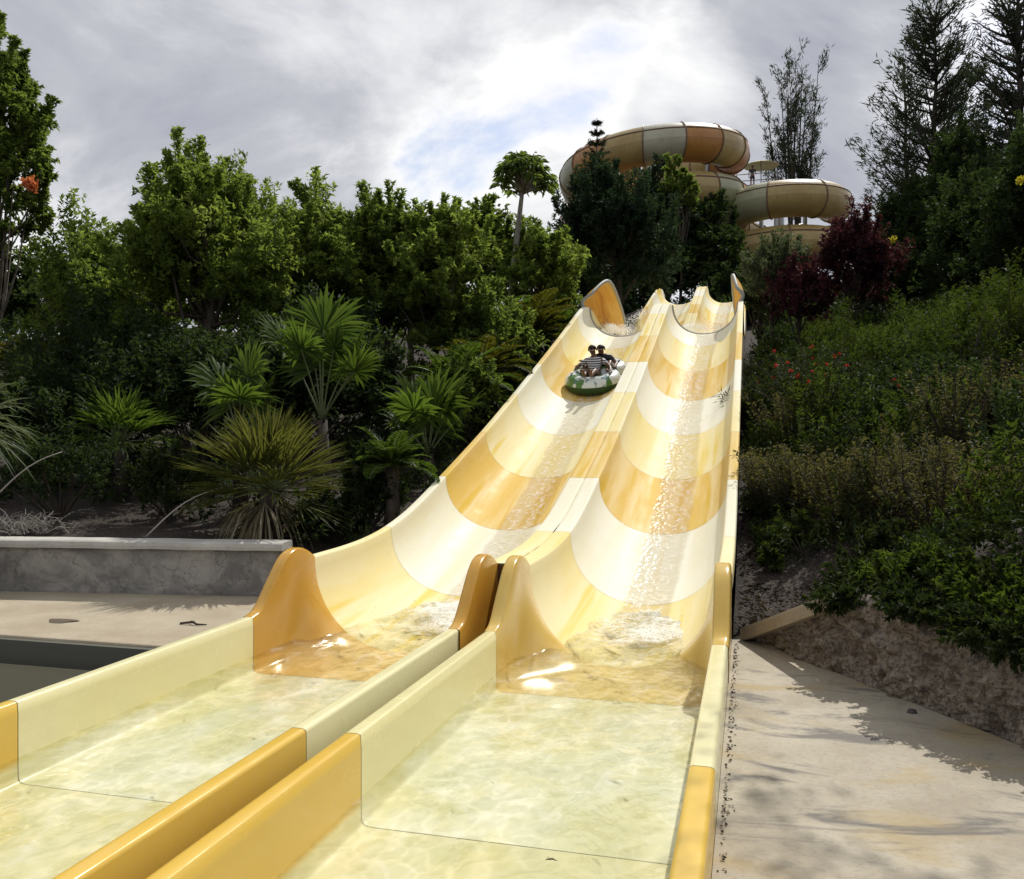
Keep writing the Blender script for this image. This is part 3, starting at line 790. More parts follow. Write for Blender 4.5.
def feather_tree(name, label, u, d, vtop, halfpx, vbase, mat, n_br, seed, upright=.6, tuft=40, nlen=.22, group=None, cat='conifer', stems=1, lowfill=0.0):
    """open conifer: trunk(s) with rising limbs clothed in needle tufts, sky showing through"""
    r = np.random.default_rng(seed); random.seed(seed)
    x, y = cw(u, d); g = T(x, y)-.1; zt = zv(vtop, d)-g; zb = max(.5, zv(vbase, d)-g); rx = halfpx/FPX*d
    root = empty(name, (x, y, g)); tag(root, label, cat, group)
    m = MB(); C = []; D = []; RN = []
    for s in range(stems):
        a0 = random.uniform(0, 6.28); lean = 0 if stems == 1 else rx*random.uniform(.25, 1.0)
        top = Vector((math.cos(a0)*lean, math.sin(a0)*lean, zt*random.uniform(.72, 1) if s else zt))
        base = Vector((math.cos(a0)*.1*lean, math.sin(a0)*.1*lean, 0))
        trunk = [base.lerp(top, k/8)+Vector((random.gauss(0, .05), random.gauss(0, .05), 0))*(k % 8 > 0) for k in range(9)]
        tr = .018*zt/(stems**.4); m.tube(trunk, [tr*(1-k/8.6) for k in range(9)], 6)
        for b in range(n_br//stems):
            t = ((b+random.random())/(n_br//stems)); hz = zb/zt*.9+(1-zb/zt*.9)*t; hz = min(.98, hz)
            i = min(7, int(hz*8)); p0 = trunk[i].lerp(trunk[i+1], hz*8-i)
            a = random.uniform(0, 6.28); ln = rx*(1.0-.8*t)*random.uniform(.5, 1.15)/(1 if stems == 1 else 1.7)+.25
            pts = [p0+Vector((math.cos(a)*ln*q, math.sin(a)*ln*q, ln*upright*q*(.6+.7*q))) for q in (0, .35, .7, 1)]
            m.tube(pts, [tr*.28, tr*.2, tr*.12, tr*.05], 4, False)
            nt_ = max(3, int(ln/.22)); rn0 = random.gauss(.4, .15)
            for j in range(nt_):
                q = .18+.82*(j+random.random())/nt_; k2 = min(2, int(q*3)); pc = pts[k2].lerp(pts[k2+1], min(1, q*3-k2))
                ax = (pts[3]-pts[0]).normalized(); off = Vector(r.normal(size=3))*.10*ln*.6
                pc = pc+off
                n_ = int(tuft*random.uniform(.4, 1.2))
                dd = r.normal(size=(n_, 3))*.55+np.array(ax)+np.array([0, 0, .1])
                C.append(np.array(pc)+unit(dd)*nlen*.7*r.random((n_, 1))+r.normal(size=(n_, 3))*nlen*.35); D.append(dd); RN.append(np.full(n_, rn0)+.15*r.normal(size=n_))
    m.build('trunk', bark_dark, root, smooth=True)
    C = np.concatenate(C); D = np.concatenate(D); RN = np.clip(np.concatenate(RN), 0, 1)
    V, F, A = leafcloud(C, D, nlen*(.6+.8*r.random(len(C))), nlen*.16, RN); mesh_np('crown', V, F, mat, root, A)
    return root

# ------------------------------------------------------------------ trees to the left of the slide
tree('leafy_tree', 'tall dark tree with ragged crown at the far left edge', -8, 16, -25, 70, 360, LM['broad'], bark, .11, 190, 220, 11, clump=.12)
tree('leafy_tree', 'dark trunk-like column of foliage under the tall tree at the far left edge', -25, 17, 180, 55, 420, LM['dark'], bark_dark, .12, 90, 170, 12)
tree('leafy_tree', 'low dark round tree between the far left tall tree and the broad bright tree', 85, 24, 198, 92, 430, LM['broad'], bark, .14, 170, 190, 13)
tree('leafy_tree', 'broad bright green tree, the widest crown left of the slide', 205, 19, 136, 118, 430, LM['broad2'], bark, .12, 260, 260, 14, clump=.12)
tree('leafy_tree', 'bright green tree with pointed leaf tufts right of the broadest tree', 305, 21, 152, 88, 410, LM['broad2'], bark, .13, 200, 240, 15, clump=.12)
tree('leafy_tree', 'small fresh green tree behind the tall fan palm', 380, 22, 186, 74, 390, LM['broad'], bark, .13, 160, 220, 16, clump=.14)
tree('leafy_tree', 'yellow-green round tree above the golden fronds', 438, 21, 190, 68, 380, LM['broad2'], bark, .13, 190, 220, 17, clump=.13)
tree('leafy_tree', 'dark tree just left of the slender umbrella-crowned tree', 482, 28, 180, 46, 330, LM['broad'], bark, .16, 90, 170, 18)
tree('leafy_tree', 'low bright tree under the slender umbrella-crowned tree', 535, 27, 220, 58, 340, LM['broad2'], bark, .15, 120, 170, 19)
tree('leafy_tree', 'dense dark blue-green tree in front of the big spiral slide', 618, 35, 150, 78, 345, LM['blue'], bark_dark, .16, 230, 230, 20, clump=.13)
tree('leafy_tree', 'dark glossy tree between the two spiral slides', 708, 53, 186, 50, 330, LM['dark'], bark_dark, .27, 150, 170, 21)
tree('leafy_tree', 'dark tree in front of the middle of the big spiral slide', 655, 53, 158, 52, 330, LM['blue'], bark_dark, .24, 200, 180, 96)
tree('leafy_tree', 'dark tree hiding the lower left of the big spiral slide', 588, 40, 196, 40, 340, LM['blue'], bark_dark, .18, 130, 160, 97)
tree('leafy_tree', 'light-leaved treetop poking up in front of the lower spiral ring', 680, 51, 148, 22, 240, LM['broad'], bark, .34, 45, 70, 22)
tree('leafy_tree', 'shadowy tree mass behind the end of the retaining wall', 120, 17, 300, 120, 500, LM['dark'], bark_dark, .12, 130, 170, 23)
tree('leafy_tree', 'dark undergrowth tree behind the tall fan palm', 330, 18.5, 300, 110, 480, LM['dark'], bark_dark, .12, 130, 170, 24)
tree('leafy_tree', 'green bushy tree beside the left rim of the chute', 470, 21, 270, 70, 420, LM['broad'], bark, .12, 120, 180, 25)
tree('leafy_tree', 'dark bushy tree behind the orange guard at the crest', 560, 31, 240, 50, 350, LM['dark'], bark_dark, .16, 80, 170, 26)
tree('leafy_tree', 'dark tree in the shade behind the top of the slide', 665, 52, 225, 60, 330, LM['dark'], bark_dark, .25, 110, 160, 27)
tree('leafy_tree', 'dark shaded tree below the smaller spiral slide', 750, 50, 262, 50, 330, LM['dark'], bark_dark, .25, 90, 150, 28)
tree('leafy_tree', 'dim treetop in the gap left of the broadest tree', 130, 31, 215, 70, 400, LM['broad'], bark, .17, 100, 150, 91)
tree('leafy_tree', 'dim treetop between the broadest tree and the tufted one', 262, 32, 185, 62, 400, LM['broad'], bark, .17, 100, 150, 92)
tree('leafy_tree', 'dim treetop behind the small fresh green tree', 350, 33, 205, 62, 400, LM['broad'], bark, .17, 100, 150, 93)
tree('leafy_tree', 'dim treetop behind the yellow-green round tree', 412, 34, 208, 60, 380, LM['broad'], bark, .17, 100, 150, 94)
tree('leafy_tree', 'dim low treetop at the left behind the far left tall tree', 35, 30, 232, 70, 400, LM['broad'], bark, .17, 90, 150, 95)
# slender umbrella-crowned tree (rosettes of drooping leaflets)
def umbrella_tree():
    u, d = 524, 26; x, y = cw(u, d); g = T(x, y)-.1
    root = empty('umbrella_tree', (x, y, g)); tag(root, 'slender tree with round crown of drooping leaflet rosettes standing above the others', 'tree')
    zt = zv(148, d)-g; zb = zv(205, d)-g; cz = (zt+zb)/2; rx = 30/FPX*d; r = np.random.default_rng(5)
    m = MB(); m.tube([(-.5, 0, 0), (-.35, 0, cz*.5), (-.15, 0, cz*.8), (0, 0, cz)], [.12, .10, .08, .05], 8)
    C = []; D = []; RN = []
    for k in range(46):
        dd = Vector(unit(r.normal(size=3))); dd.z = abs(dd.z)*1.1-.35
        c = Vector((dd.x*rx*.85, dd.y*rx*.85, cz+dd.z*(zt-zb)*.5)); m.tube([(0, 0, cz-.5), Vector((0, 0, cz-.4)).lerp(c, .5), c], [.035, .025, .012], 5)
        rn = random.random()
        for j in range(16):
            a = j/16*6.28+r.random(); q = Vector((math.cos(a), math.sin(a), random.uniform(-.7, .25)))
            for s in (.12, .26):
                C.append(tuple(c+q*s)); D.append(tuple(q+Vector((0, 0, -s*1.5)))); RN.append(.3*rn+.4*random.random())
    V, F, A = leafcloud(np.array(C), np.array(D), .25, .085, np.array(RN)); mesh_np('crown', V, F, LM['broad'], root, A); m.build('trunk', bark_pale, root, smooth=True)
umbrella_tree()
# orange flower cluster on the far left tree
x, y = cw(30, 14.6)
o = mesh_np('flower_cluster', *leafcloud(rng.normal(size=(160, 3))*.05+np.array([x, y, zv(182, 14.5)]), rng.normal(size=(160, 3)), .08, .06, rng.random(160))[:2], LM['coral'], rnd=np.full(640, .6))
tag(o, 'coral orange flower cluster on the tall tree at the left edge', 'flowers')

# palms on the left
def at(u, v, d): x, y = cw(u, d); return (x, y, zv(v, d))
def gz(u, d, dz=0): x, y = cw(u, d); return (x, y, T(x, y)+dz)
g_ = gz(322, 14.2)
fan_palm('fan_palm', 'tall fan palm with big round green fans in front of the bright trees', g_, 9, .62, zv(420, 14.2)-g_[2], LM['palm'], 3, pet=1.1, elev=(25, 80), nseg=32, spread=125, droop=.12,
         aims=[(105, 86, 1.45, .92), (180, 62, 1.4, .8), (30, 66, 1.15, .82), (140, 72, .9, .8), (-10, 50, 1.0, .7)])
g_ = gz(428, 15.5)
fan_palm('fan_palm', 'green fan palm beside the chute, round fans facing the slide', g_, 9, .65, zv(455, 15.5)-g_[2], LM['palm'], 4, pet=.8, elev=(10, 75), nseg=30, spread=125,
         aims=[(70, 80, .85, 1.0), (150, 70, .95, .85), (15, 66, 1.0, .85), (100, 60, .5, .8)])
g_ = gz(240, 13.2)
fan_palm('fan_palm', 'shaded fan palm with bright fan, left of the tall fan palm', g_, 7, .55, zv(440, 13.2)-g_[2], LM['palm'], 6, pet=.8, elev=(15, 75), nseg=28, spread=120,
         aims=[(60, 82, .95, .85), (165, 65, .9, .75), (120, 70, .6, .75)])
g_ = gz(268, 12.0)
fan_palm('dwarf_palm', 'spiky olive dwarf fan palm with dry hanging leaves behind the retaining wall', g_, 46, .92, zv(490, 12.0)-g_[2], LM['dwarf'], 8, pet=.40, elev=(-15, 88), nseg=16, spread=50, droop=.07, dead=26, wid=.036, trunk_r=.14)
g_ = gz(120, 14.0)
fan_palm('dwarf_palm', 'dark shaded spiky palm left of the olive dwarf palm', g_, 26, .7, .9, LM['palm'], 9, pet=.4, elev=(-10, 85), nseg=16, spread=60, droop=.15, wid=.04)
g_ = gz(-38, 10.6)
fan_palm('fan_palm', 'pale stiff palm fronds reaching in at the left edge', g_, 16, .62, zv(420, 10.6)-g_[2], LM['silver'], 10, pet=.3, elev=(-35, 60), nseg=12, spread=70, droop=.25, wid=.035)
g_ = gz(28, 17)
fan_palm('dwarf_palm', 'dull golden palm low in the trees near the left edge', g_, 20, 1.0, zv(385, 17)-g_[2], LM['gold'], 13, pet=.5, elev=(0, 80), nseg=18, spread=70, droop=.3, wid=.05)
# feather palms / cycads beside the chute
def pinnate(name, label, loc, n, Ln, mat, seed, h=.4, elev=(15, 75), cat='palm'):
    random.seed(seed); root = empty(name, loc); tag(root, label, cat)
    m = MB(); m.tube([(0, 0, -.2), (0, 0, h)], [.13, .10], 10); m.build('trunk', bark, root, smooth=True)
    for k in range(n):
        a = k*2.4+random.uniform(-.2, .2); el = R(elev[0]+(elev[1]-elev[0])*(k+.5)/n); ln = Ln*random.uniform(.8, 1.1)
        hd = Vector((math.cos(a), math.sin(a), 0)); pts = []
        for j in range(13):
            t = j/12; e_ = el-t*t*.9-.15*t
            pts.append((pts[-1]+(hd*math.cos(e_)+Vector((0, 0, math.sin(e_))))*ln/12) if pts else Vector((0, 0, h)))
        C = []; D = []; LL = []
        side = hd.cross(Vector((0, 0, 1)))
        for j in range(46):
            t = .12+.88*j/46; i = min(11, int(t*12)); p = pts[i].lerp(pts[i+1], t*12-i); ax = (pts[i+1]-pts[i]).normalized()
            l = ln*.26*math.sin(math.pi*(.12+.86*t))**.7
            for s in (-1, 1):
                q = (side*s+ax*.55+Vector((0, 0, .12))).normalized(); C.append(tuple(p+q*l*.5)); D.append(tuple(q)); LL.append(l)
        V, F, A = leafcloud(np.array(C), np.array(D), np.array(LL), .030*Ln, np.clip(.35+.25*rng.normal(size=len(C)), 0, 1)); o = mesh_np('frond', V, F, mat, root, A)
        pm = MB(); pm.tube(pts, [.014*(1-j/15) for j in range(13)], 4, False); pm.build('petiole', mat_pet, o)
for i, (u, d, L_, mt, lb) in enumerate([
    (480, 19.0, 1.3, 'gold', 'golden-green feather palm leaning over the left rim of the chute'),
    (530, 23.0, 1.7, 'gold', 'golden feather palm below the orange splash guard'),
    (455, 17.5, 1.4, 'palm', 'green feather palm close to the middle of the chute'),
    (548, 26.0, 1.9, 'palm', 'dark green feather palm left of the crest'),
    (500, 24.0, 2.0, 'palm', 'large dark feather palm behind the golden ones'),
    (392, 12.9, .8, 'palm', 'small dark feather palm at the foot of the chute')]):
    g_ = gz(u, d); pinnate('feather_palm', lb, g_, 20, L_, LM[mt], 30+i, h=.9, elev=(5, 80))
# dead twigs, bamboo canes, undergrowth at the left
def twig_heap(name, label, loc, n, sz, seed, mat, cat):
    random.seed(seed); m = MB()
    for k in range(n):
        a = random.uniform(0, 6.28); p = Vector((random.gauss(0, sz*.5), random.gauss(0, sz*.35), random.uniform(0, .15)))
        d = Vector((math.cos(a), math.sin(a), random.uniform(.1, 1.2))).normalized()*random.uniform(.15, .5)*sz*1.6
        m.tube([p, p+d*.5+Vector((0, 0, .03)), p+d+Vector((random.gauss(0, .05), 0, -.02))], [.006, .004, .002], 4, False)
    o = m.build(name, mat); o.location = loc; tag(o, label, cat); return o
dry = simple('dry_twigs', (.36, .33, .29), .8)
g_ = gz(25, 11.7); twig_heap('dry_bush', 'pale leafless dry bush behind the wall at the left edge', g_, 170, .45, 5, dry, 'shrub')
def cane(label, p0, p1, r=.012, sag=.1):
    m = MB(); p0 = Vector(p0); p1 = Vector(p1); pts = [p0.lerp(p1, t/8)+Vector((0, 0, sag*math.sin(t/8*3.14))) for t in range(9)]
    m.tube(pts, [r*(1-.07*t) for t in range(9)], 6); o = m.build('bare_cane', dry, smooth=True); tag(o, label, 'branch')
cane('bare grey cane leaning up to the right at the left edge', at(-5, 497, 11.5), at(62, 452, 12.0))
cane('bare grey cane arching up beside the olive dwarf palm', at(146, 537, 11.2), at(222, 488, 11.6), sag=.12)
def mound(label, u, d, h, w_, mat, seed, leaf=.07, n=5000, name='shrub', flat=1, cat='shrub', group=None, aspect=.4):
    x, y = cw(u, d); g = T(x, y); root = empty(name, (x, y, g)); tag(root, label, cat, group)
    p, dr, rn, cl = crown_points(max(16, n//70), 0, 0, w_, h*.55, .2*w_+.05, 70, seed=seed, shell=.45)
    p = p+np.array([0, 0, h*.45]); k = p[:, 2] > .02; p = p[k]
    Lg = leaf*(.7+.6*rng.random(len(p))); V, F, A = leafcloud(p, dr[k], Lg, Lg*aspect, rn[k]); mesh_np('foliage', V, F, mat, root, A)
    m = MB()
    for j in range(14): c = cl[j*3 % len(cl)]; m.tube([(0, 0, -.05), (c[0]*.5, c[1]*.5, max(.05, (c[2]+h*.45)*.5)), (c[0], c[1], max(.08, c[2]+h*.45))], [.02, .014, .006], 4, False)
    m.build('stem', bark_dark, root); return root
mound('dark low shrub behind the left part of the retaining wall', 60, 12.6, 1.3, .9, LM['dark'], 41)
mound('dark leafy shrub between the dry bush and the olive dwarf palm', 170, 12.8, 1.0, .7, LM['cover'], 42)
mound('shaded shrub right of the olive dwarf palm by the chute', 372, 13.0, 1.0, .6, LM['dark'], 43)
mound('low shrub against the left foot of the chute', 335, 12.3, .55, .55, LM['cover'], 44)
mound('bright leafy bush hugging the left rim below the rider', 468, 17.0, 1.7, .7, LM['broad'], 45, .10)
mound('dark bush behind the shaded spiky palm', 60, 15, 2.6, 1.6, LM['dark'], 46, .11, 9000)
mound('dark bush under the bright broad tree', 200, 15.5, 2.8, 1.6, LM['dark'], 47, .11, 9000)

# ------------------------------------------------------------------ right-hand side
feather_tree('sparse_conifer', 'sparse many-stemmed conifer standing above the smaller spiral slide', 795, 72, 38, 46, 200, LM['conifer'], 90, 51, 1.3, 17, .42, stems=9)
feather_tree('casuarina', 'tall feathery casuarina with wispy branches against the sky on the right', 935, 38, 14, 84, 250, LM['conifer'], 150, 52, .6, 14, .30)
feather_tree('casuarina', 'feathery casuarina at the right edge, tallest in view', 1018, 30, -60, 72, 260, LM['conifer'], 140, 53, .6, 14, .25)
feather_tree('casuarina', 'thin casuarina stem left of the tall feathery one', 905, 42, 60, 32, 260, LM['conifer'], 50, 54, .8, 12, .30)
tree('leafy_tree', 'dark mid-height tree filling the gap between the casuarinas', 958, 30, 105, 54, 330, LM['dark'], bark_dark, .14, 160, 180, 98)
tree('leafy_tree', 'dark bushy tree under the tall casuarina', 915, 33, 165, 58, 340, LM['dark'], bark_dark, .15, 150, 180, 55)
tree('leafy_tree', 'very dark tree mass in front of the right edge casuarina', 980, 26, 150, 74, 370, LM['dark'], bark_dark, .13, 210, 210, 56)
tree('leafy_tree', 'dark leafy tree cut by the right edge of the view', 1050, 22, 95, 80, 360, LM['dark'], bark_dark, .12, 210, 200, 57)
tree('leafy_tree', 'round dark tree behind the burgundy shrub', 890, 29, 235, 50, 345, LM['dark'], bark_dark, .13, 110, 180, 58)
tree('red_leaf_shrub', 'burgundy-leaved shrub with arching branches right of the smaller spiral slide', 850, 26, 205, 52, 345, LM['red'], bark_dark, .12, 150, 120, 59, cat='shrub')
tree('red_leaf_shrub', 'lower wine-red bush mingled with silvery leaves by the crest', 798, 25.5, 255, 40, 345, LM['red'], bark_dark, .11, 90, 100, 60, cat='shrub')
tree('shrub', 'silvery green rounded bush right behind the crest of the slide', 775, 27, 222, 42, 335, LM['silver'], bark_dark, .10, 120, 130, 61, cat='shrub')
tree('shrub', 'dark shrub tucked behind the right splash guard', 762, 30, 270, 28, 330, LM['dark'], bark_dark, .12, 60, 130, 62, cat='shrub')
for i, (u, v, d) in enumerate(((985, 224, 23), (893, 240, 25), (1020, 180, 20))):
    c = np.array(at(u, v, d)); n_ = 60
    V, F, A = leafcloud(c+rng.normal(size=(n_, 3))*.045, rng.normal(size=(n_, 3)), .08, .05, rng.random(n_))
    o = mesh_np('flower_cluster', V, F, LM['yellow'], rnd=A); tag(o, ['yellow blossom high in the dark tree by the right edge', 'yellow blossom beside the burgundy shrub', 'yellow blossom on the tree cut by the right edge'][i], 'flowers')
# Norfolk pine tip
def norfolk():
    u, d = 597, 52; x, y = cw(u, d); g = T(x, y)-.1; zt = zv(118, d)-g
    root = empty('norfolk_pine', (x, y, g)); tag(root, 'small tiered pine tip poking above the rim of the big spiral slide', 'conifer')
    m = MB(); m.tube([(0, 0, 0), (0, 0, zt)], [.16, .02], 8); C = []; D = []
    for k in range(11):
        z = zt-.35-k*.62; ln = .25+k*.16
        for j in range(6):
            a = j*1.047+k*.4; q = Vector((math.cos(a), math.sin(a), .25)); m.tube([(0, 0, z), Vector((0, 0, z))+q*ln], [.03, .01], 4, False)
            for s in np.linspace(.2, 1, 8):
                for t in range(14): C.append(tuple(Vector((0, 0, z))+q*ln*s+Vector(rng.normal(size=3))*.05)); D.append(tuple(q+Vector(rng.normal(size=3))*.6))
    V, F, A = leafcloud(np.array(C), np.array(D), .16, .035, rng.random(len(C))); mesh_np('crown', V, F, LM['conifer'], root, A); m.build('trunk', bark_dark, root, smooth=True)
norfolk()
# slope cover (uncountable) : leaves spread over the banks
GR = dict(leafy_tree='leafy trees around the slide', fan_palm='fan palms left of the slide', dwarf_palm='spiky low palms left of the slide', feather_palm='feather palms along the left rim', casuarina='casuarinas on the right', weed='dry weeds on the right bank', feathery_shrub='feathery shrubs on the right bank', hanging_plant='plants hanging over the stone wall', shrub='shrubs around the slide', red_leaf_shrub='red-leaved shrubs by the crest', flower_cluster='yellow blossoms on the right', spiral_slide='spiral tube slides on the hill', person='riders and attendant', flowering_shrub='red-flowering shrubs')
def cover(name, label, x0, x1, y0, y1, n_cl, per, mat, leaf, hgt, cond, seed, spread=.28, aspect=.32, nt_=9, lo=.15, gf=None):
    """low mass of bushes, each a dome of leafy twigs"""
    r = np.random.default_rng(seed); C = []; D = []; RN = []; k = 0; tries = 0
    while k < n_cl and tries < n_cl*60:
        tries += 1; x = r.uniform(x0, x1); y = r.uniform(y0, y1)
        if not cond(x, y): continue
        k += 1; g = gf(x, y) if gf else T(x, y); f = min(1, .42+.5*max(0, qd(x, y)-.5)) if x > 0 and y < 12 else 1
        h = hgt*f*r.uniform(.45, 1.25); w_ = spread*(.6+.8*r.random())*(.5+.5*f)
        a = r.uniform(0, 6.28, nt_); e_ = r.uniform(lo, 1.45, nt_)
        tw = np.stack([np.cos(a)*np.cos(e_), np.sin(a)*np.cos(e_), np.sin(e_)], 1)
        j = r.integers(0, nt_, per); t = r.random(per)**.55; ax = tw[j]
        lat = r.normal(size=(per, 3)); lat = unit(lat-ax*np.sum(lat*ax, 1, keepdims=True))
        p = ax*t[:, None]*np.array([w_*1.5, w_*1.5, h])+lat*(min(.22*w_, .10+.06*w_)*(1-.6*t)*r.random(per))[:, None]+np.array([x, y, g+.02])
        C.append(p); D.append(unit(ax*.8+lat)); RN.append(np.clip(r.normal(.34, .16)+.15*r.normal(size=per)+.22*(t-.5), 0, 1))
    C = np.concatenate(C); D = np.concatenate(D); RN = np.concatenate(RN); Lg = leaf*(.6+.8*r.random(len(C)))
    V, F, A = leafcloud(C, D, Lg, Lg*aspect, RN); o = mesh_np(name, V, F, mat, rnd=A); tag(o, label, kind='stuff'); return o
def qd(x, y): return (x-WX0)*NX+(y-WY0)*NY
def onright(x, y): return qd(x, y) > .30 and x > .30 and not (x < .80 and y < 10.4) and not (x < .45 and y < 12)
cover('ground_cover', 'dense small-leaved green cover on the bank right of the slide', .3, 16, 1, 30, 1500, 190, LM['cover'], .085, 1.0, lambda x, y: onright(x, y) and qd(x, y) > .42, 71)
cover('ground_cover', 'feathery bright green cover over the upper right bank', .4, 20, 13, 34, 650, 190, LM['fern'], .10, 1.15, lambda x, y: onright(x, y), 72, .42)
cover('ground_cover', 'dry olive weedy growth in the middle of the right bank', .4, 9, 7, 15, 60, 170, LM['weed'], .075, 1.3, lambda x, y: onright(x, y) and qd(x, y) > 1.2, 79, .30)
cover('ground_cover', 'dark low growth under the trees at the top of the right bank', .6, 26, 25, 50, 520, 120, LM['dark'], .2, 1.2, lambda x, y: True, 78, .5)
cover('ground_cover', 'trailing green leaves spilling over the stone wall', .75, 8, -1, 8, 260, 150, LM['fern'], .07, .55, lambda x, y: .20 < qd(x, y) < .62, 73, .17)
cover('ground_cover', 'thick dark green growth just above the stone wall', .7, 9, .5, 9, 520, 170, LM['cover'], .07, .62, lambda x, y: onright(x, y) and qd(x, y) < 4.5, 83, .24)
cover('ground_cover', 'low grassy growth right against the right rim of the chute', .02, .6, 11.0, 26, 200, 120, LM['cover'], .085, .38, lambda x, y: True, 84, .14, .16)
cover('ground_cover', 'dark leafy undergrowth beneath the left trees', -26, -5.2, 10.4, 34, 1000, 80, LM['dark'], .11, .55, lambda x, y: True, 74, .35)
cover('ground_cover', 'undergrowth along the upper left rim of the chute', -6.3, -4.9, 12.5, 40, 260, 80, LM['cover'], .09, .5, lambda x, y: True, 75, .2)
cover('ground_cover', 'dark growth behind the crest', -14, 16, 48, 62, 260, 120, LM['dark'], .3, 1.8, lambda x, y: True, 76, .8)
cover('ground_cover', 'dark dome-shaped shrubs merging into one another on the right bank', .5, 13, 6, 31, 62, 2600, LM['dark'], .085, 1.35, lambda x, y: onright(x, y) and qd(x, y) > 1.9, 85, .62, .4, 46)
cover('ground_cover', 'mid green dome-shaped shrubs between the dark ones on the right bank', .5, 13, 8, 31, 44, 2600, LM['fern'], .085, 1.3, lambda x, y: onright(x, y) and qd(x, y) > 1.5, 86, .58, .3, 46)
cover('ground_cover', 'dark shrubs crowding the right rim of the chute', .45, 1.3, 11.5, 25, 16, 2000, LM['cover'], .08, 1.15, lambda x, y: True, 87, .38, .35, 40)
cover('ground_cover', 'dark stems and leaves hanging down the face of the stone wall', .5, 5, 1, 8, 34, 420, LM['cover'], .06, .34, lambda x, y: -.02 < qd(x, y) < .22 and 1.0 < (x-WX0)*DX+(y-WY0)*DYY < 4.5, 88, .20, .35, 22, -1.1, lambda x, y: wall_h((x-WX0)*DX+(y-WY0)*DYY)-.03)
# mulch flecks
def mulch():
    r = np.random.default_rng(3); n_ = 5200
    x = r.uniform(-.1, 3.2, n_); y = r.uniform(8.3, 13.5, n_); k = np.array([qd(a, b) > .08 and (a < 1.5+.1*b) for a, b in zip(x, y)]); x = x[k]; y = y[k]
    C = np.array([(a, b, T(a, b)+.0) for a, b in zip(x, y)]); D = r.normal(size=C.shape)*np.array([1, 1, .25])
    V, F, A = leafcloud(C, D, .07*(.5+r.random(len(C))), .03, r.random(len(C))*.9, .1); o = mesh_np('leaf_litter', V, F, MULCH, rnd=A); tag(o, 'brown bark chips and dead leaves beside the lower chute', kind='stuff')
MULCH = leafmat('mulch_chips', (.018, .012, .009), (.055, .040, .030), (.16, .12, .09), .1, .8)
mulch()
# individual shrubs on the right bank
bank = [ # kind, u, d, height, label
 ('w', 765, 12.0, .75, 'dry tan-flowered weed nearest the chute on the right bank'),
 ('w', 800, 11.5, .85, 'upright tan weed second from the chute'),
 ('w', 838, 10.8, .9, 'tall dry weed above the start of the stone wall'),
 ('w', 872, 10.2, .9, 'pale flowering weed in the middle of the right bank'),
 ('w', 905, 10.0, 1.0, 'tallest dry weed right of the middle of the bank'),
 ('w', 940, 9.4, .9, 'olive weed with tan tips over the stone wall'),
 ('w', 975, 9.6, 1.0, 'tan-tipped weed near the right edge'),
 ('w', 1012, 9.0, .95, 'brownish weed cut by the right edge'),
 ('w', 785, 14.5, .9, 'brownish weed behind the tan one nearest the chute'),
 ('w', 955, 12.2, 1.1, 'tall seed-headed weed higher on the right bank'),
 ('w', 1000, 12.8, 1.1, 'seed-headed weed in the right background'),
 ('g', 765, 20.0, 1.2, 'fine grass-like dark tuft beside the upper chute'),
 ('g', 750, 17.0, 1.0, 'narrow grassy tuft leaning over the right rim'),
 ('f', 900, 18.0, 1.1, 'rounded feathery green shrub on the upper bank'),
 ('f', 965, 16.0, 1.1, 'bright feathery shrub at the right of the upper bank'),
 ('f', 1010, 17.0, 1.2, 'bright feathery shrub cut by the right edge'),
 ('f', 850, 20.0, 1.1, 'feathery shrub below the burgundy bush'),
 ('f', 805, 10.4, .35, 'low bright fern patch at the edge of the mulch'),
 ('f', 770, 10.2, .18, 'small bright green sprig on the mulch'),
 ('r', 822, 15.0, 1.1, 'red-flowering shrub on the right bank'),
 ('r', 795, 16.5, .9, 'smaller shrub with few red flowers by the rim'),
 ('d', 1005, 7.4, .42, 'dark green fern hanging over the stone wall at the right edge'),
 ('d', 880, 8.0, .45, 'dark trailing plant in the middle of the wall top'),
 ('d', 955, 7.5, .40, 'leafy plant spilling over the highest part of the stone wall'),
]
for i, (k, u, d, h, lb) in enumerate(bank):
    l = gz(u, d, -.02)
    if k == 'w': whip_shrub('weed', lb, l, h*1.25, 40, LM['weed'], 100+i, .55, .055, 85, aspect=.35, cat='weed')
    if k == 'g': whip_shrub('grass_tuft', lb, l, h, 90, LM['cover'], 100+i, .6, .16, 22, aspect=.09, cat='grass')
    if k == 'f': mound(lb, u, d, h*1.5, h*1.0, LM['fern'], 100+i, .07, 4200 if h > .5 else 1200, name='feathery_shrub', aspect=.25)
    if k == 'r': whip_shrub('flowering_shrub', lb, l, h*1.5, 50, LM['cover'], 100+i, .75, .07, 70, flowers=20 if i == 19 else 8, fmat=LM['flower'], aspect=.45)
    if k == 'd': mound(lb, u, d, h, h*.75, LM['fern' if i % 2 else 'cover'], 100+i, .09, 2600, name='hanging_plant', cat='plant', aspect=.22)
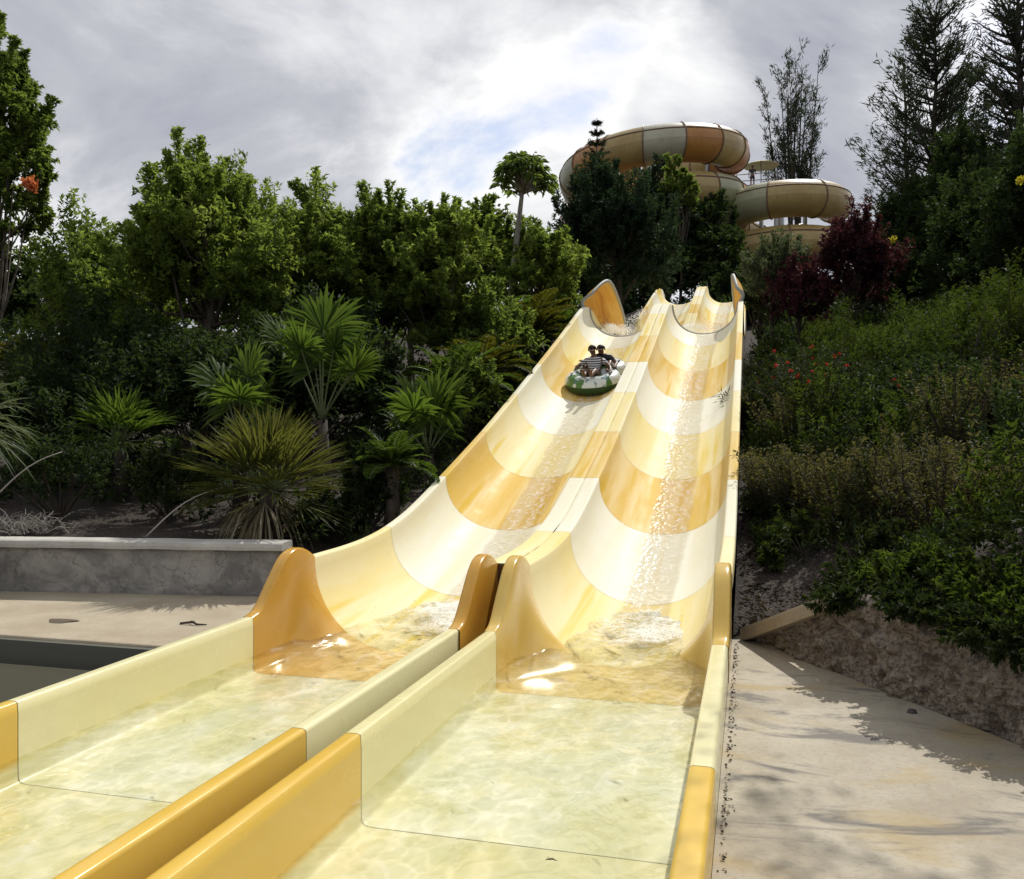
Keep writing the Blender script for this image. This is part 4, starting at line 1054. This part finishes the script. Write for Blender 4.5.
# tree standing outside the frame to the right; its crown shades the path and wall
def shade_tree():
    root = empty('shade_tree', (8.2, 5.2, T(8.2, 5.2)-.1)); tag(root, 'unseen open-crowned tree outside the frame, leaning over the path from the right, its shade falling on the concrete', 'tree')
    o_ = Vector(root.location); r = np.random.default_rng(8); m = MB()
    m.tube([(0, 0, 0), (-.2, .3, 2.6), (-1.2, .9, 4.6)], [.22, .17, .13], 8); C = []; D = []
    for k in range(7):
        e_ = Vector((r.uniform(1.2, 4.5), r.uniform(7.6, 10.5), r.uniform(7.9, 9.6)))-o_
        m.tube([(-1.2, .9, 4.6), Vector((-1.2, .9, 4.6)).lerp(e_, .5)+Vector((0, 0, .5)), e_], [.09, .05, .02], 5)
        for j in range(7):
            c = e_+Vector(r.normal(size=3)*np.array([.5, .4, .25])); C.append(np.array(c)+r.normal(size=(26, 3))*np.array([.20, .20, .12])); D.append(r.normal(size=(26, 3)))
    C = np.concatenate(C); D = np.concatenate(D); V, F, A = leafcloud(C, D, .15, .06, r.random(len(C))); mesh_np('crown', V, F, LM['broad'], root, A); m.build('trunk', bark, root, smooth=True)
shade_tree()
tree('leafy_tree', 'tall dark tree outside the right edge that shades the bank', 1230, 17, 20, 150, 330, LM['dark'], bark_dark, .13, 120, 170, 81)

# ------------------------------------------------------------------ spiral slides on the hill
def tmat(name, a, b):
    M = Mat(name); n1 = M.noise(.8, 6, .6); n2 = M.noise(6, 5, .7, M.coord((1, 1, .25)))
    c = M.mix(M.mr(n1, .35, .65), a, b); c = M.mix(M.mr(n2, .5, .75, 0, .45), c, (a[0]*.55, a[1]*.5, a[2]*.5))
    return M.fin(c, .38)
TM = {'c': tmat('tube_cream', (.30, .30, .17), (.36, .35, .22)), 't': tmat('tube_tan', (.33, .23, .08), (.39, .29, .11)), 'o': tmat('tube_orange', (.36, .155, .03), (.42, .20, .045)), 'w': tmat('tube_white', (.37, .35, .24), (.43, .41, .30))}
TN = {'c': 'greenish cream', 't': 'tan', 'o': 'orange', 'w': 'off-white'}
SEAM = simple('tube_flange', (.16, .10, .06), .6)
def spiral(label, u, d, Rr, r, z0, ang0, turns, pitch, cols, level=0.0):
    x, y = cw(u, d); g = T(x, y)-.2; root = empty('spiral_slide', (x, y, g)); tag(root, label, 'water slide')
    nsec = len(cols)
    # angle 0 = right as seen from the ride's foot, growing towards the near side
    ax = Vector((CS, SN, 0)); ay = Vector((SN, -CS, 0))
    def pos(t):
        a = R(ang0)+t*turns*2*math.pi; return ax*math.cos(a)*Rr+ay*math.sin(a)*Rr+Vector((0, 0, z0-g-pitch*(t*turns-level*(math.sin(a-math.pi/2)-math.sin(R(ang0)-math.pi/2))/(2*math.pi)))), a
    for s in range(nsec):
        m = MB(); rows = []; k = 9; sm = MB()
        for j in range(k+1):
            t = (s+(.004+.992*j/k))/nsec; c, a = pos(t); rad = ax*math.cos(a)+ay*math.sin(a)
            rows.append([c+rad*r*math.cos(q)+Vector((0, 0, r*math.sin(q))) for q in [2*math.pi*i/28 for i in range(29)]])
        m.grid(rows); o = m.build('tube_section', TM[cols[s]], root, smooth=True); o['label'] = TN[cols[s]]+' tube section'
        # flange ring at the joint and the long seams where the halves are bolted
        c, a = pos(s/nsec); rad = ax*math.cos(a)+ay*math.sin(a)
        ring = [c+rad*(r+.03)*math.cos(q)+Vector((0, 0, (r+.03)*math.sin(q))) for q in [2*math.pi*i/24 for i in range(25)]]
        sm.tube(ring, .05, 5, False)
        for q in (R(32), R(148)):
            sm.tube([pos((s+j/6)/nsec)[0]+(ax*math.cos(pos((s+j/6)/nsec)[1])+ay*math.sin(pos((s+j/6)/nsec)[1]))*(r+.01)*math.cos(q)+Vector((0, 0, (r+.01)*math.sin(q))) for j in range(7)], .055, 5, False)
        sm.build('flange', SEAM, o)
    for k in range(7):
        t = k/7.3+.05; c, a = pos(t); m = MB(); rad = ax*math.cos(a)+ay*math.sin(a)
        b = rad*(Rr-r-.3); m.tube([(b.x, b.y, 0), (b.x, b.y, c.z)], .14, 8); m.tube([(b.x, b.y, c.z-r-.1), tuple(Vector((0, 0, c.z-r-.1)))], .10, 6)
        m.build('support_post', steel, root, smooth=True)
    m = MB(); m.tube([(0, 0, 0), (0, 0, z0-g+.2)], .22, 10); m.build('center_column', steel, root, smooth=True)
    return root
# the big one: back -> right -> front -> left
spiral('big spiral tube slide in orange, tan and cream rings on top of the hill', 653, 62, 5.35, 1.24, 22.9, -137, 2.35, 3.1,
       list('otcttootowtoccttocttoocttowtoctocto'))
spiral('smaller tan and cream spiral tube slide to the right of the big one', 781, 60, 3.4, 1.18, 17.6, 20, 1.9, 2.9, list('ttcttoctttocto'), .9)
# start tower with canopy
def tower():
    u, d = 757, 68; x, y = cw(u, d); g = T(x, y)-.2; root = empty('start_tower', (x, y, g)); tag(root, 'steel start tower with railed deck between the spiral slides', 'tower')
    H = zv(192, d)-g; m = MB()
    for a in (-1.4, 1.4):
        for b in (-1.4, 1.4): m2 = MB(); m2.tube([(a, b, 0), (a, b, H)], .12, 8); m2.build('post', steel, root, smooth=True)
    m.box((0, 0, H), (3.2, 3.2, .18)); m.build('deck', steel, root)
    for z in (.5, 1.0):
        m3 = MB()
        for (p, q) in (((-1.5, -1.5), (1.5, -1.5)), ((1.5, -1.5), (1.5, 1.5)), ((1.5, 1.5), (-1.5, 1.5)), ((-1.5, 1.5), (-1.5, -1.5))): m3.tube([(p[0], p[1], H+z), (q[0], q[1], H+z)], .035, 6)
        m3.build('railing', steel, root)
    # canopy
    r2 = empty('parasol', (x+.3, y, g+H+.09)); tag(r2, 'pale yellow parasol on the start tower', 'parasol')
    m = MB(); n_ = 12; vs = [(0, 0, 2.35)]+[(1.35*math.cos(k*6.283/n_), 1.35*math.sin(k*6.283/n_), 1.9) for k in range(n_)]
    m.add(vs, [(0, 1+k, 1+(k+1) % n_) for k in range(n_)]); o = m.build('canopy', simple('parasol_cloth', (.70, .66, .40), .8), r2); o.modifiers.new('t', 'SOLIDIFY').thickness = .03
    m = MB(); m.tube([(0, 0, 0), (0, 0, 2.3)], .04, 8); m.build('pole', steel, r2)
    return (x, y, g+H+.09)
tw = tower()

# ------------------------------------------------------------------ people
skin_dk = Mat('skin_dark').fin((.13, .065, .038), .5)
skin_dk2 = Mat('skin_brown').fin((.17, .085, .05), .5)
hair = simple('dark_hair', (.012, .009, .008), .6)
def stripes():
    M = Mat('striped_swim_shirt'); wv = M.n('ShaderNodeTexWave', {'Scale': 7.0, 'Distortion': 1.5}, bands_direction='Z'); M.L.new(M.coord(), wv.inputs[0])
    return M.fin(M.mix(M.mr(wv.outputs[0], .45, .55), (.012, .013, .02), (.62, .62, .62)), .7)
SHIRT = stripes(); SHIRT2 = simple('dark_swim_shirt', (.02, .02, .03), .7); SHORTS = simple('dark_shorts', (.015, .017, .03), .7)
def skinned(name, verts, edges, rad, mat, parent=None, sub=2, root=0):
    bm = bmesh.new(); ly = bm.verts.layers.skin.verify(); bv = []
    for v, r in zip(verts, rad):
        b = bm.verts.new(v); b[ly].radius = (r, r); bv.append(b)
    bv[root][ly].use_root = True
    for a, b in edges: bm.edges.new((bv[a], bv[b]))
    me = bpy.data.meshes.new(name); bm.to_mesh(me); bm.free(); me.materials.append(mat)
    o = bpy.data.objects.new(name, me); COL.objects.link(o)
    s = o.modifiers.new('skin', 'SKIN'); s.use_smooth_shade = True
    q = o.modifiers.new('sub', 'SUBSURF'); q.levels = sub; q.render_levels = sub
    if parent: o.parent = parent
    return o
def person(label, J, skin, shirt, loc, rot, look=(0, -1, 0), k=1.0):
    """J: dict of joints"""
    Vv = []; E = []; Rd = []; idx = {}
    def v(n, p, r): idx[n] = len(Vv); Vv.append(Vector(p)); Rd.append(r*k)
    def e(a, b): E.append((idx[a], idx[b]))
    v('pelvis', J['pelvis'], .13); pel = Vector(J['pelvis']); nk = Vector(J['neck'])
    v('waist', pel.lerp(nk, .38), .115); v('chest', pel.lerp(nk, .75), .135); v('neck', nk, .055); hd = Vector(J['head']); v('neck2', nk.lerp(hd, .45), .052)
    v('head', hd, .096); v('crown', hd+(hd-nk).normalized()*.07, .084); v('jaw', hd+Vector(look)*.035-(hd-nk).normalized()*.045, .05)
    for a, b in (('pelvis', 'waist'), ('waist', 'chest'), ('chest', 'neck'), ('neck', 'neck2'), ('neck2', 'head'), ('head', 'crown'), ('head', 'jaw')): e(a, b)
    for s in ('l', 'r'):
        sh = Vector(J['sh_'+s]); el = Vector(J['el_'+s]); wr = Vector(J['wr_'+s]); v('sh'+s, sh, .055); v('el'+s, el, .040); v('wr'+s, wr, .027)
        d = (wr-el).normalized(); pm = wr+d*.055; v('pm'+s, pm, .032)
        for a, b in (('chest', 'sh'+s), ('sh'+s, 'el'+s), ('el'+s, 'wr'+s), ('wr'+s, 'pm'+s)): e(a, b)
        sd = d.cross(Vector((0, 0, 1))).normalized() if abs(d.z) < .95 else Vector((1, 0, 0)); dn = sd.cross(d)
        for f in range(4):
            b0 = pm+d*.028+sd*(f-1.5)*.019; L4 = (.055, .065, .06, .048)[f]; dz = -dn if dn.z > 0 else dn
            v('f%d%s' % (f, s), b0, .009); v('g%d%s' % (f, s), b0+d*L4*.6+dz*.008, .0085); v('h%d%s' % (f, s), b0+d*L4*.8+dz*.035, .0075)
            e('pm'+s, 'f%d%s' % (f, s)); e('f%d%s' % (f, s), 'g%d%s' % (f, s)); e('g%d%s' % (f, s), 'h%d%s' % (f, s))
        tb = wr+d*.03+sd*.03*(1 if s == 'l' else -1); v('t1'+s, tb, .011); v('t2'+s, tb+d*.035+sd*.02*(1 if s == 'l' else -1), .009); e('wr'+s, 't1'+s); e('t1'+s, 't2'+s)
        hp = Vector(J['hip_'+s]); kn = Vector(J['kn_'+s]); an = Vector(J['an_'+s]); to = Vector(J['to_'+s])
        v('hp'+s, hp, .095); v('kn'+s, kn, .06); v('cf'+s, kn.lerp(an, .35), .058); v('an'+s, an, .036); v('bl'+s, an.lerp(to, .6), .040); v('to'+s, to, .026)
        for a, b in (('pelvis', 'hp'+s), ('hp'+s, 'kn'+s), ('kn'+s, 'cf'+s), ('cf'+s, 'an'+s), ('an'+s, 'bl'+s), ('bl'+s, 'to'+s)): e(a, b)
    body = skinned('person', Vv, E, Rd, skin); body.location = loc; body.rotation_euler = rot; tag(body, label, 'person')
    # face
    up = (hd-nk).normalized(); fw = Vector(look).normalized(); sd = fw.cross(up).normalized()
    m = MB(); m.tube([hd+fw*.078+up*.01, hd+fw*.100-up*.018, hd+fw*.080-up*.024], [.010, .015, .010], 6); m.build('nose', skin, body, smooth=True)
    for q in (-1, 1):
        m = MB(); c = hd+fw*.076+sd*.031*q+up*.014; m.tube([c-fw*.008, c, c+fw*.006], [.006, .012, .004], 8); m.build('eye', simple('eye_white', (.6, .6, .58), .3), body, smooth=True)
        m = MB(); c = hd+sd*.085*q; m.tube([c-up*.025, c+sd*.006*q, c+up*.028], [.008, .016, .010], 6); m.build('ear', skin, body, smooth=True)
    m = MB(); c = hd+fw*.085-up*.045; m.tube([c-sd*.022, c+fw*.004, c+sd*.022], [.004, .008, .004], 6); m.build('mouth', simple('lips', (.22, .07, .06), .5), body, smooth=True)
    # hair cap
    bm = bmesh.new(); bmesh.ops.create_uvsphere(bm, u_segments=20, v_segments=14, radius=1)
    M3 = Matrix((sd*.092, fw*.098, up*.096)).transposed()
    dele = []
    for vv in bm.verts:
        c = vv.co.copy()
        if c.z < -.25+.0*c.y and c.y > -.2 or (c.y > .35 and c.z < .42) or c.z < -.6: dele.append(vv)
        vv.co = M3 @ c*(1+.05*noise.noise(c*5))+hd+up*.030-fw*.012
    bmesh.ops.delete(bm, geom=dele, context='VERTS')
    me = bpy.data.meshes.new('hair'); bm.to_mesh(me); bm.free(); me.materials.append(hair)
    for p in me.polygons: p.use_smooth = True
    ho = bpy.data.objects.new('hair', me); COL.objects.link(ho); ho.parent = body; ho.modifiers.new('t', 'SOLIDIFY').thickness = .006
    # shirt and shorts
    el_ = {s: Vector(J['sh_'+s]).lerp(Vector(J['el_'+s]), .62) for s in 'lr'}
    ch = pel.lerp(nk, .75)
    so = skinned('shirt', [pel.lerp(nk, .04), pel.lerp(nk, .38), ch, nk.lerp(ch, .25), J['sh_l'], el_['l'], J['sh_r'], el_['r']],
                 [(0, 1), (1, 2), (2, 3), (2, 4), (4, 5), (2, 6), (6, 7)], [.148*k, .132*k, .152*k, .075*k, .068*k, .056*k, .068*k, .056*k], shirt, body)
    kl = {s: Vector(J['hip_'+s]).lerp(Vector(J['kn_'+s]), .6) for s in 'lr'}
    skinned('shorts', [pel.lerp(nk, .08), pel, J['hip_l'], kl['l'], J['hip_r'], kl['r']], [(0, 1), (1, 2), (2, 3), (1, 4), (4, 5)], [.14*k, .145*k, .112*k, .09*k, .112*k, .09*k], SHORTS, body)
    return body
# the raft
def raft(loc, rot):
    root = empty('inflatable_raft', loc); root.rotation_euler = rot; tag(root, 'round two-person inflatable raft, white with green patches, sliding down the left lane', 'raft')
    M = Mat('raft_vinyl'); tcn = M.n('ShaderNodeTexCoord'); sp = M.n('ShaderNodeSeparateXYZ'); M.L.new(tcn.outputs['Object'], sp.inputs[0])
    pat = M.mr(M.noise(2.6, 2, .5, M.coord((1, 1, .2), (2.4, .9, 0))), .50, .53); c = M.mix(pat, (.68, .71, .68), (.075, .18, .035))
    c = M.mix(M.mr(M.noise(9, 3, .6), .58, .62, 0, .8), c, (.10, .20, .22))
    low = M.mr(sp.outputs[2], .20, .215, 1, 0); low2 = M.mr(sp.outputs[2], .285, .29, 1, 0)
    c = M.mix(M.mth('MULTIPLY', low2, .0), c, (.5, .45, .33)); c = M.mix(low, c, (.025, .07, .02)); vin = M.fin(c, .3)
    for cy, lb in ((-.36, 'front ring'), (.40, 'rear ring')):
        m = MB(); rows = []
        for i in range(41):
            a = 2*math.pi*i/40; rows.append([((.40+.19*math.cos(q))*math.cos(a)*1.08, cy+(.38+.19*math.cos(q))*math.sin(a), .20+.20*math.sin(q)) for q in [2*math.pi*j/18 for j in range(19)]])
        m.grid(rows); m.build('inflatable_ring', vin, root, smooth=True)
    m = MB(); rows = [[(.32*x, y, .07+.01*math.cos(x*3)) for x in np.linspace(-1, 1, 9)] for y in np.linspace(-.72, .76, 13)]; m.grid(rows); o = m.build('raft_floor', simple('raft_floor_vinyl', (.03, .06, .03), .5), root)
    for x in (-.43, .43):
        for y in (-.5, -.1, .45):
            m = MB(); m.tube([(x, y-.07, .385), (x, y-.05, .43), (x, y+.05, .43), (x, y+.07, .385)], .014, 6); m.build('handle', simple('handle_black', (.02, .02, .02), .5), root)
ry = 19.5; slope = math.atan2(P(ry+.9)-P(ry-.9), 1.8); rx_ = -3.28
rl_ = (rx_, ry, floorz(ry)+.035); rrot = (slope, 0, R(-4))
raft(rl_, rrot)
J1 = dict(pelvis=(0, -.22, .22), neck=(-.02, -.03, .66), head=(-.03, -.07, .82), sh_l=(.17, -.05, .58), el_l=(.36, -.18, .45), wr_l=(.41, -.38, .44), sh_r=(-.20, -.05, .58), el_r=(-.40, -.18, .45), wr_r=(-.43, -.02, .44),
          hip_l=(.09, -.26, .24), kn_l=(.12, -.58, .50), an_l=(.09, -.90, .47), to_l=(.12, -.97, .64), hip_r=(-.09, -.26, .24), kn_r=(-.10, -.58, .50), an_r=(-.05, -.90, .47), to_r=(-.06, -.97, .64))
person('front rider in a black and white striped swim shirt, legs stretched out forwards', J1, skin_dk, SHIRT, rl_, rrot)
J2 = dict(pelvis=(.06, .48, .26), neck=(.09, .24, .62), head=(.105, .17, .77), sh_l=(.27, .27, .56), el_l=(.42, .22, .42), wr_l=(.44, -.02, .44), sh_r=(-.10, .27, .56), el_r=(-.34, .30, .44), wr_r=(-.42, .42, .44),
          hip_l=(.16, .44, .27), kn_l=(.30, .12, .48), an_l=(.30, -.22, .40), to_l=(.32, -.34, .42), hip_r=(-.05, .44, .27), kn_r=(-.22, .12, .48), an_r=(-.26, -.22, .40), to_r=(-.28, -.34, .42))
person('rear rider in a dark swim shirt leaning in close behind the front rider', J2, skin_dk2, SHIRT2, rl_, rrot)
J3 = dict(pelvis=(0, 0, .92), neck=(0, 0, 1.45), head=(0, -.02, 1.60), sh_l=(.19, 0, 1.38), el_l=(.26, -.04, 1.12), wr_l=(.20, -.24, 1.02), sh_r=(-.19, 0, 1.38), el_r=(-.27, .0, 1.10), wr_r=(-.28, -.08, .86),
          hip_l=(.10, 0, .86), kn_l=(.11, -.02, .48), an_l=(.11, .02, .09), to_l=(.12, -.13, .03), hip_r=(-.10, 0, .86), kn_r=(-.11, -.02, .48), an_r=(-.11, .02, .09), to_r=(-.12, -.13, .03))
person('small dark-clad attendant standing under the parasol on the start tower', J3, skin_dk2, SHIRT2, (tw[0]-.35, tw[1]-.9, tw[2]), (0, 0, TH))

# ------------------------------------------------------------------ small debris
x, y = cw(62, 9.2); m = MB(); m.add([(math.cos(a)*.16*(1+.3*math.sin(3*a)), math.sin(a)*.11, .006+.004*math.cos(a*2)) for a in [k*.449 for k in range(14)]]+[(0, 0, .02)], [(k, (k+1) % 14, 14) for k in range(14)])
o = m.build('dead_leaf', simple('dead_leaf_brown', (.10, .075, .05), .8)); o.location = (x, y, .0); tag(o, 'big dark dead leaf lying on the sunlit pool deck', 'leaf')
x, y = cw(192, 9.0); m = MB(); m.tube([(-.14, 0, .012), (0, .02, .03), (.06, -.01, .015), (.16, .02, .012)], [.012, .014, .012, .006], 6); m.tube([(0, .02, .02), (-.06, .07, .03)], [.008, .004], 5)
o = m.build('twig', simple('twig_brown', (.05, .035, .025), .9)); o.location = (x, y, .0); tag(o, 'short dark twig lying on the pool deck near the chute', 'twig')
x, y = cw(548, 3.1); m = MB(); m.tube([(-.02, 0, 0), (.01, .005, .004), (.035, -.004, .002)], [.002, .004, .001], 5); m.tube([(0, 0, 0), (-.015, .02, .004)], [.002, .001], 5)
o = m.build('twig', bpy.data.materials['twig_brown']); xx, yy2 = cw(550, 4.05); o.location = (xx, yy2, -.035); tag(o, 'tiny twig floating on the right lane water', 'twig')
x, y = cw(912, 6.1); m = MB(); m.add([(math.cos(a)*.035, math.sin(a)*.028, 0) for a in [k*.785 for k in range(8)]]+[(math.cos(a)*.026, math.sin(a)*.02, .025) for a in [k*.785 for k in range(8)]]+[(0, 0, .032)], [(k, (k+1) % 8, 8+(k+1) % 8, 8+k) for k in range(8)]+[(8+k, 8+(k+1) % 8, 16) for k in range(8)])
o = m.build('pebble', simple('pebble_grey', (.06, .055, .05), .8), smooth=True); o.location = (x, y, .004); tag(o, 'dark pebble on the concrete near the foot of the stone wall', 'stone')
# grit and dead leaves in the gap along the right runout wall
r = np.random.default_rng(4); n_ = 420; yy = r.uniform(.8, 8.4, n_)
C = np.stack([-.135+np.abs(r.normal(0, .022, n_)), yy, np.full(n_, .010)], 1)
V, F, A = leafcloud(C, r.normal(size=C.shape)*np.array([1, 1, .1]), .022, .010, r.random(n_)*.6, .1); o = mesh_np('leaf_litter', V, F, MULCH, rnd=A); tag(o, 'dark grit gathered along the outer foot of the right runout wall', kind='stuff')

for o in COL.objects:
    if o.parent is None and o.get('category') and not o.get('group'):
        k = o.name.split('.')[0]
        if k in GR and not (k == 'flower_cluster' and 'coral' in o['label']): o['group'] = GR[k]

for o in COL.objects:
    if o.parent is None and o.name.startswith('inflatable_raft'): o.scale = (1.0, 1.0, 1.0)
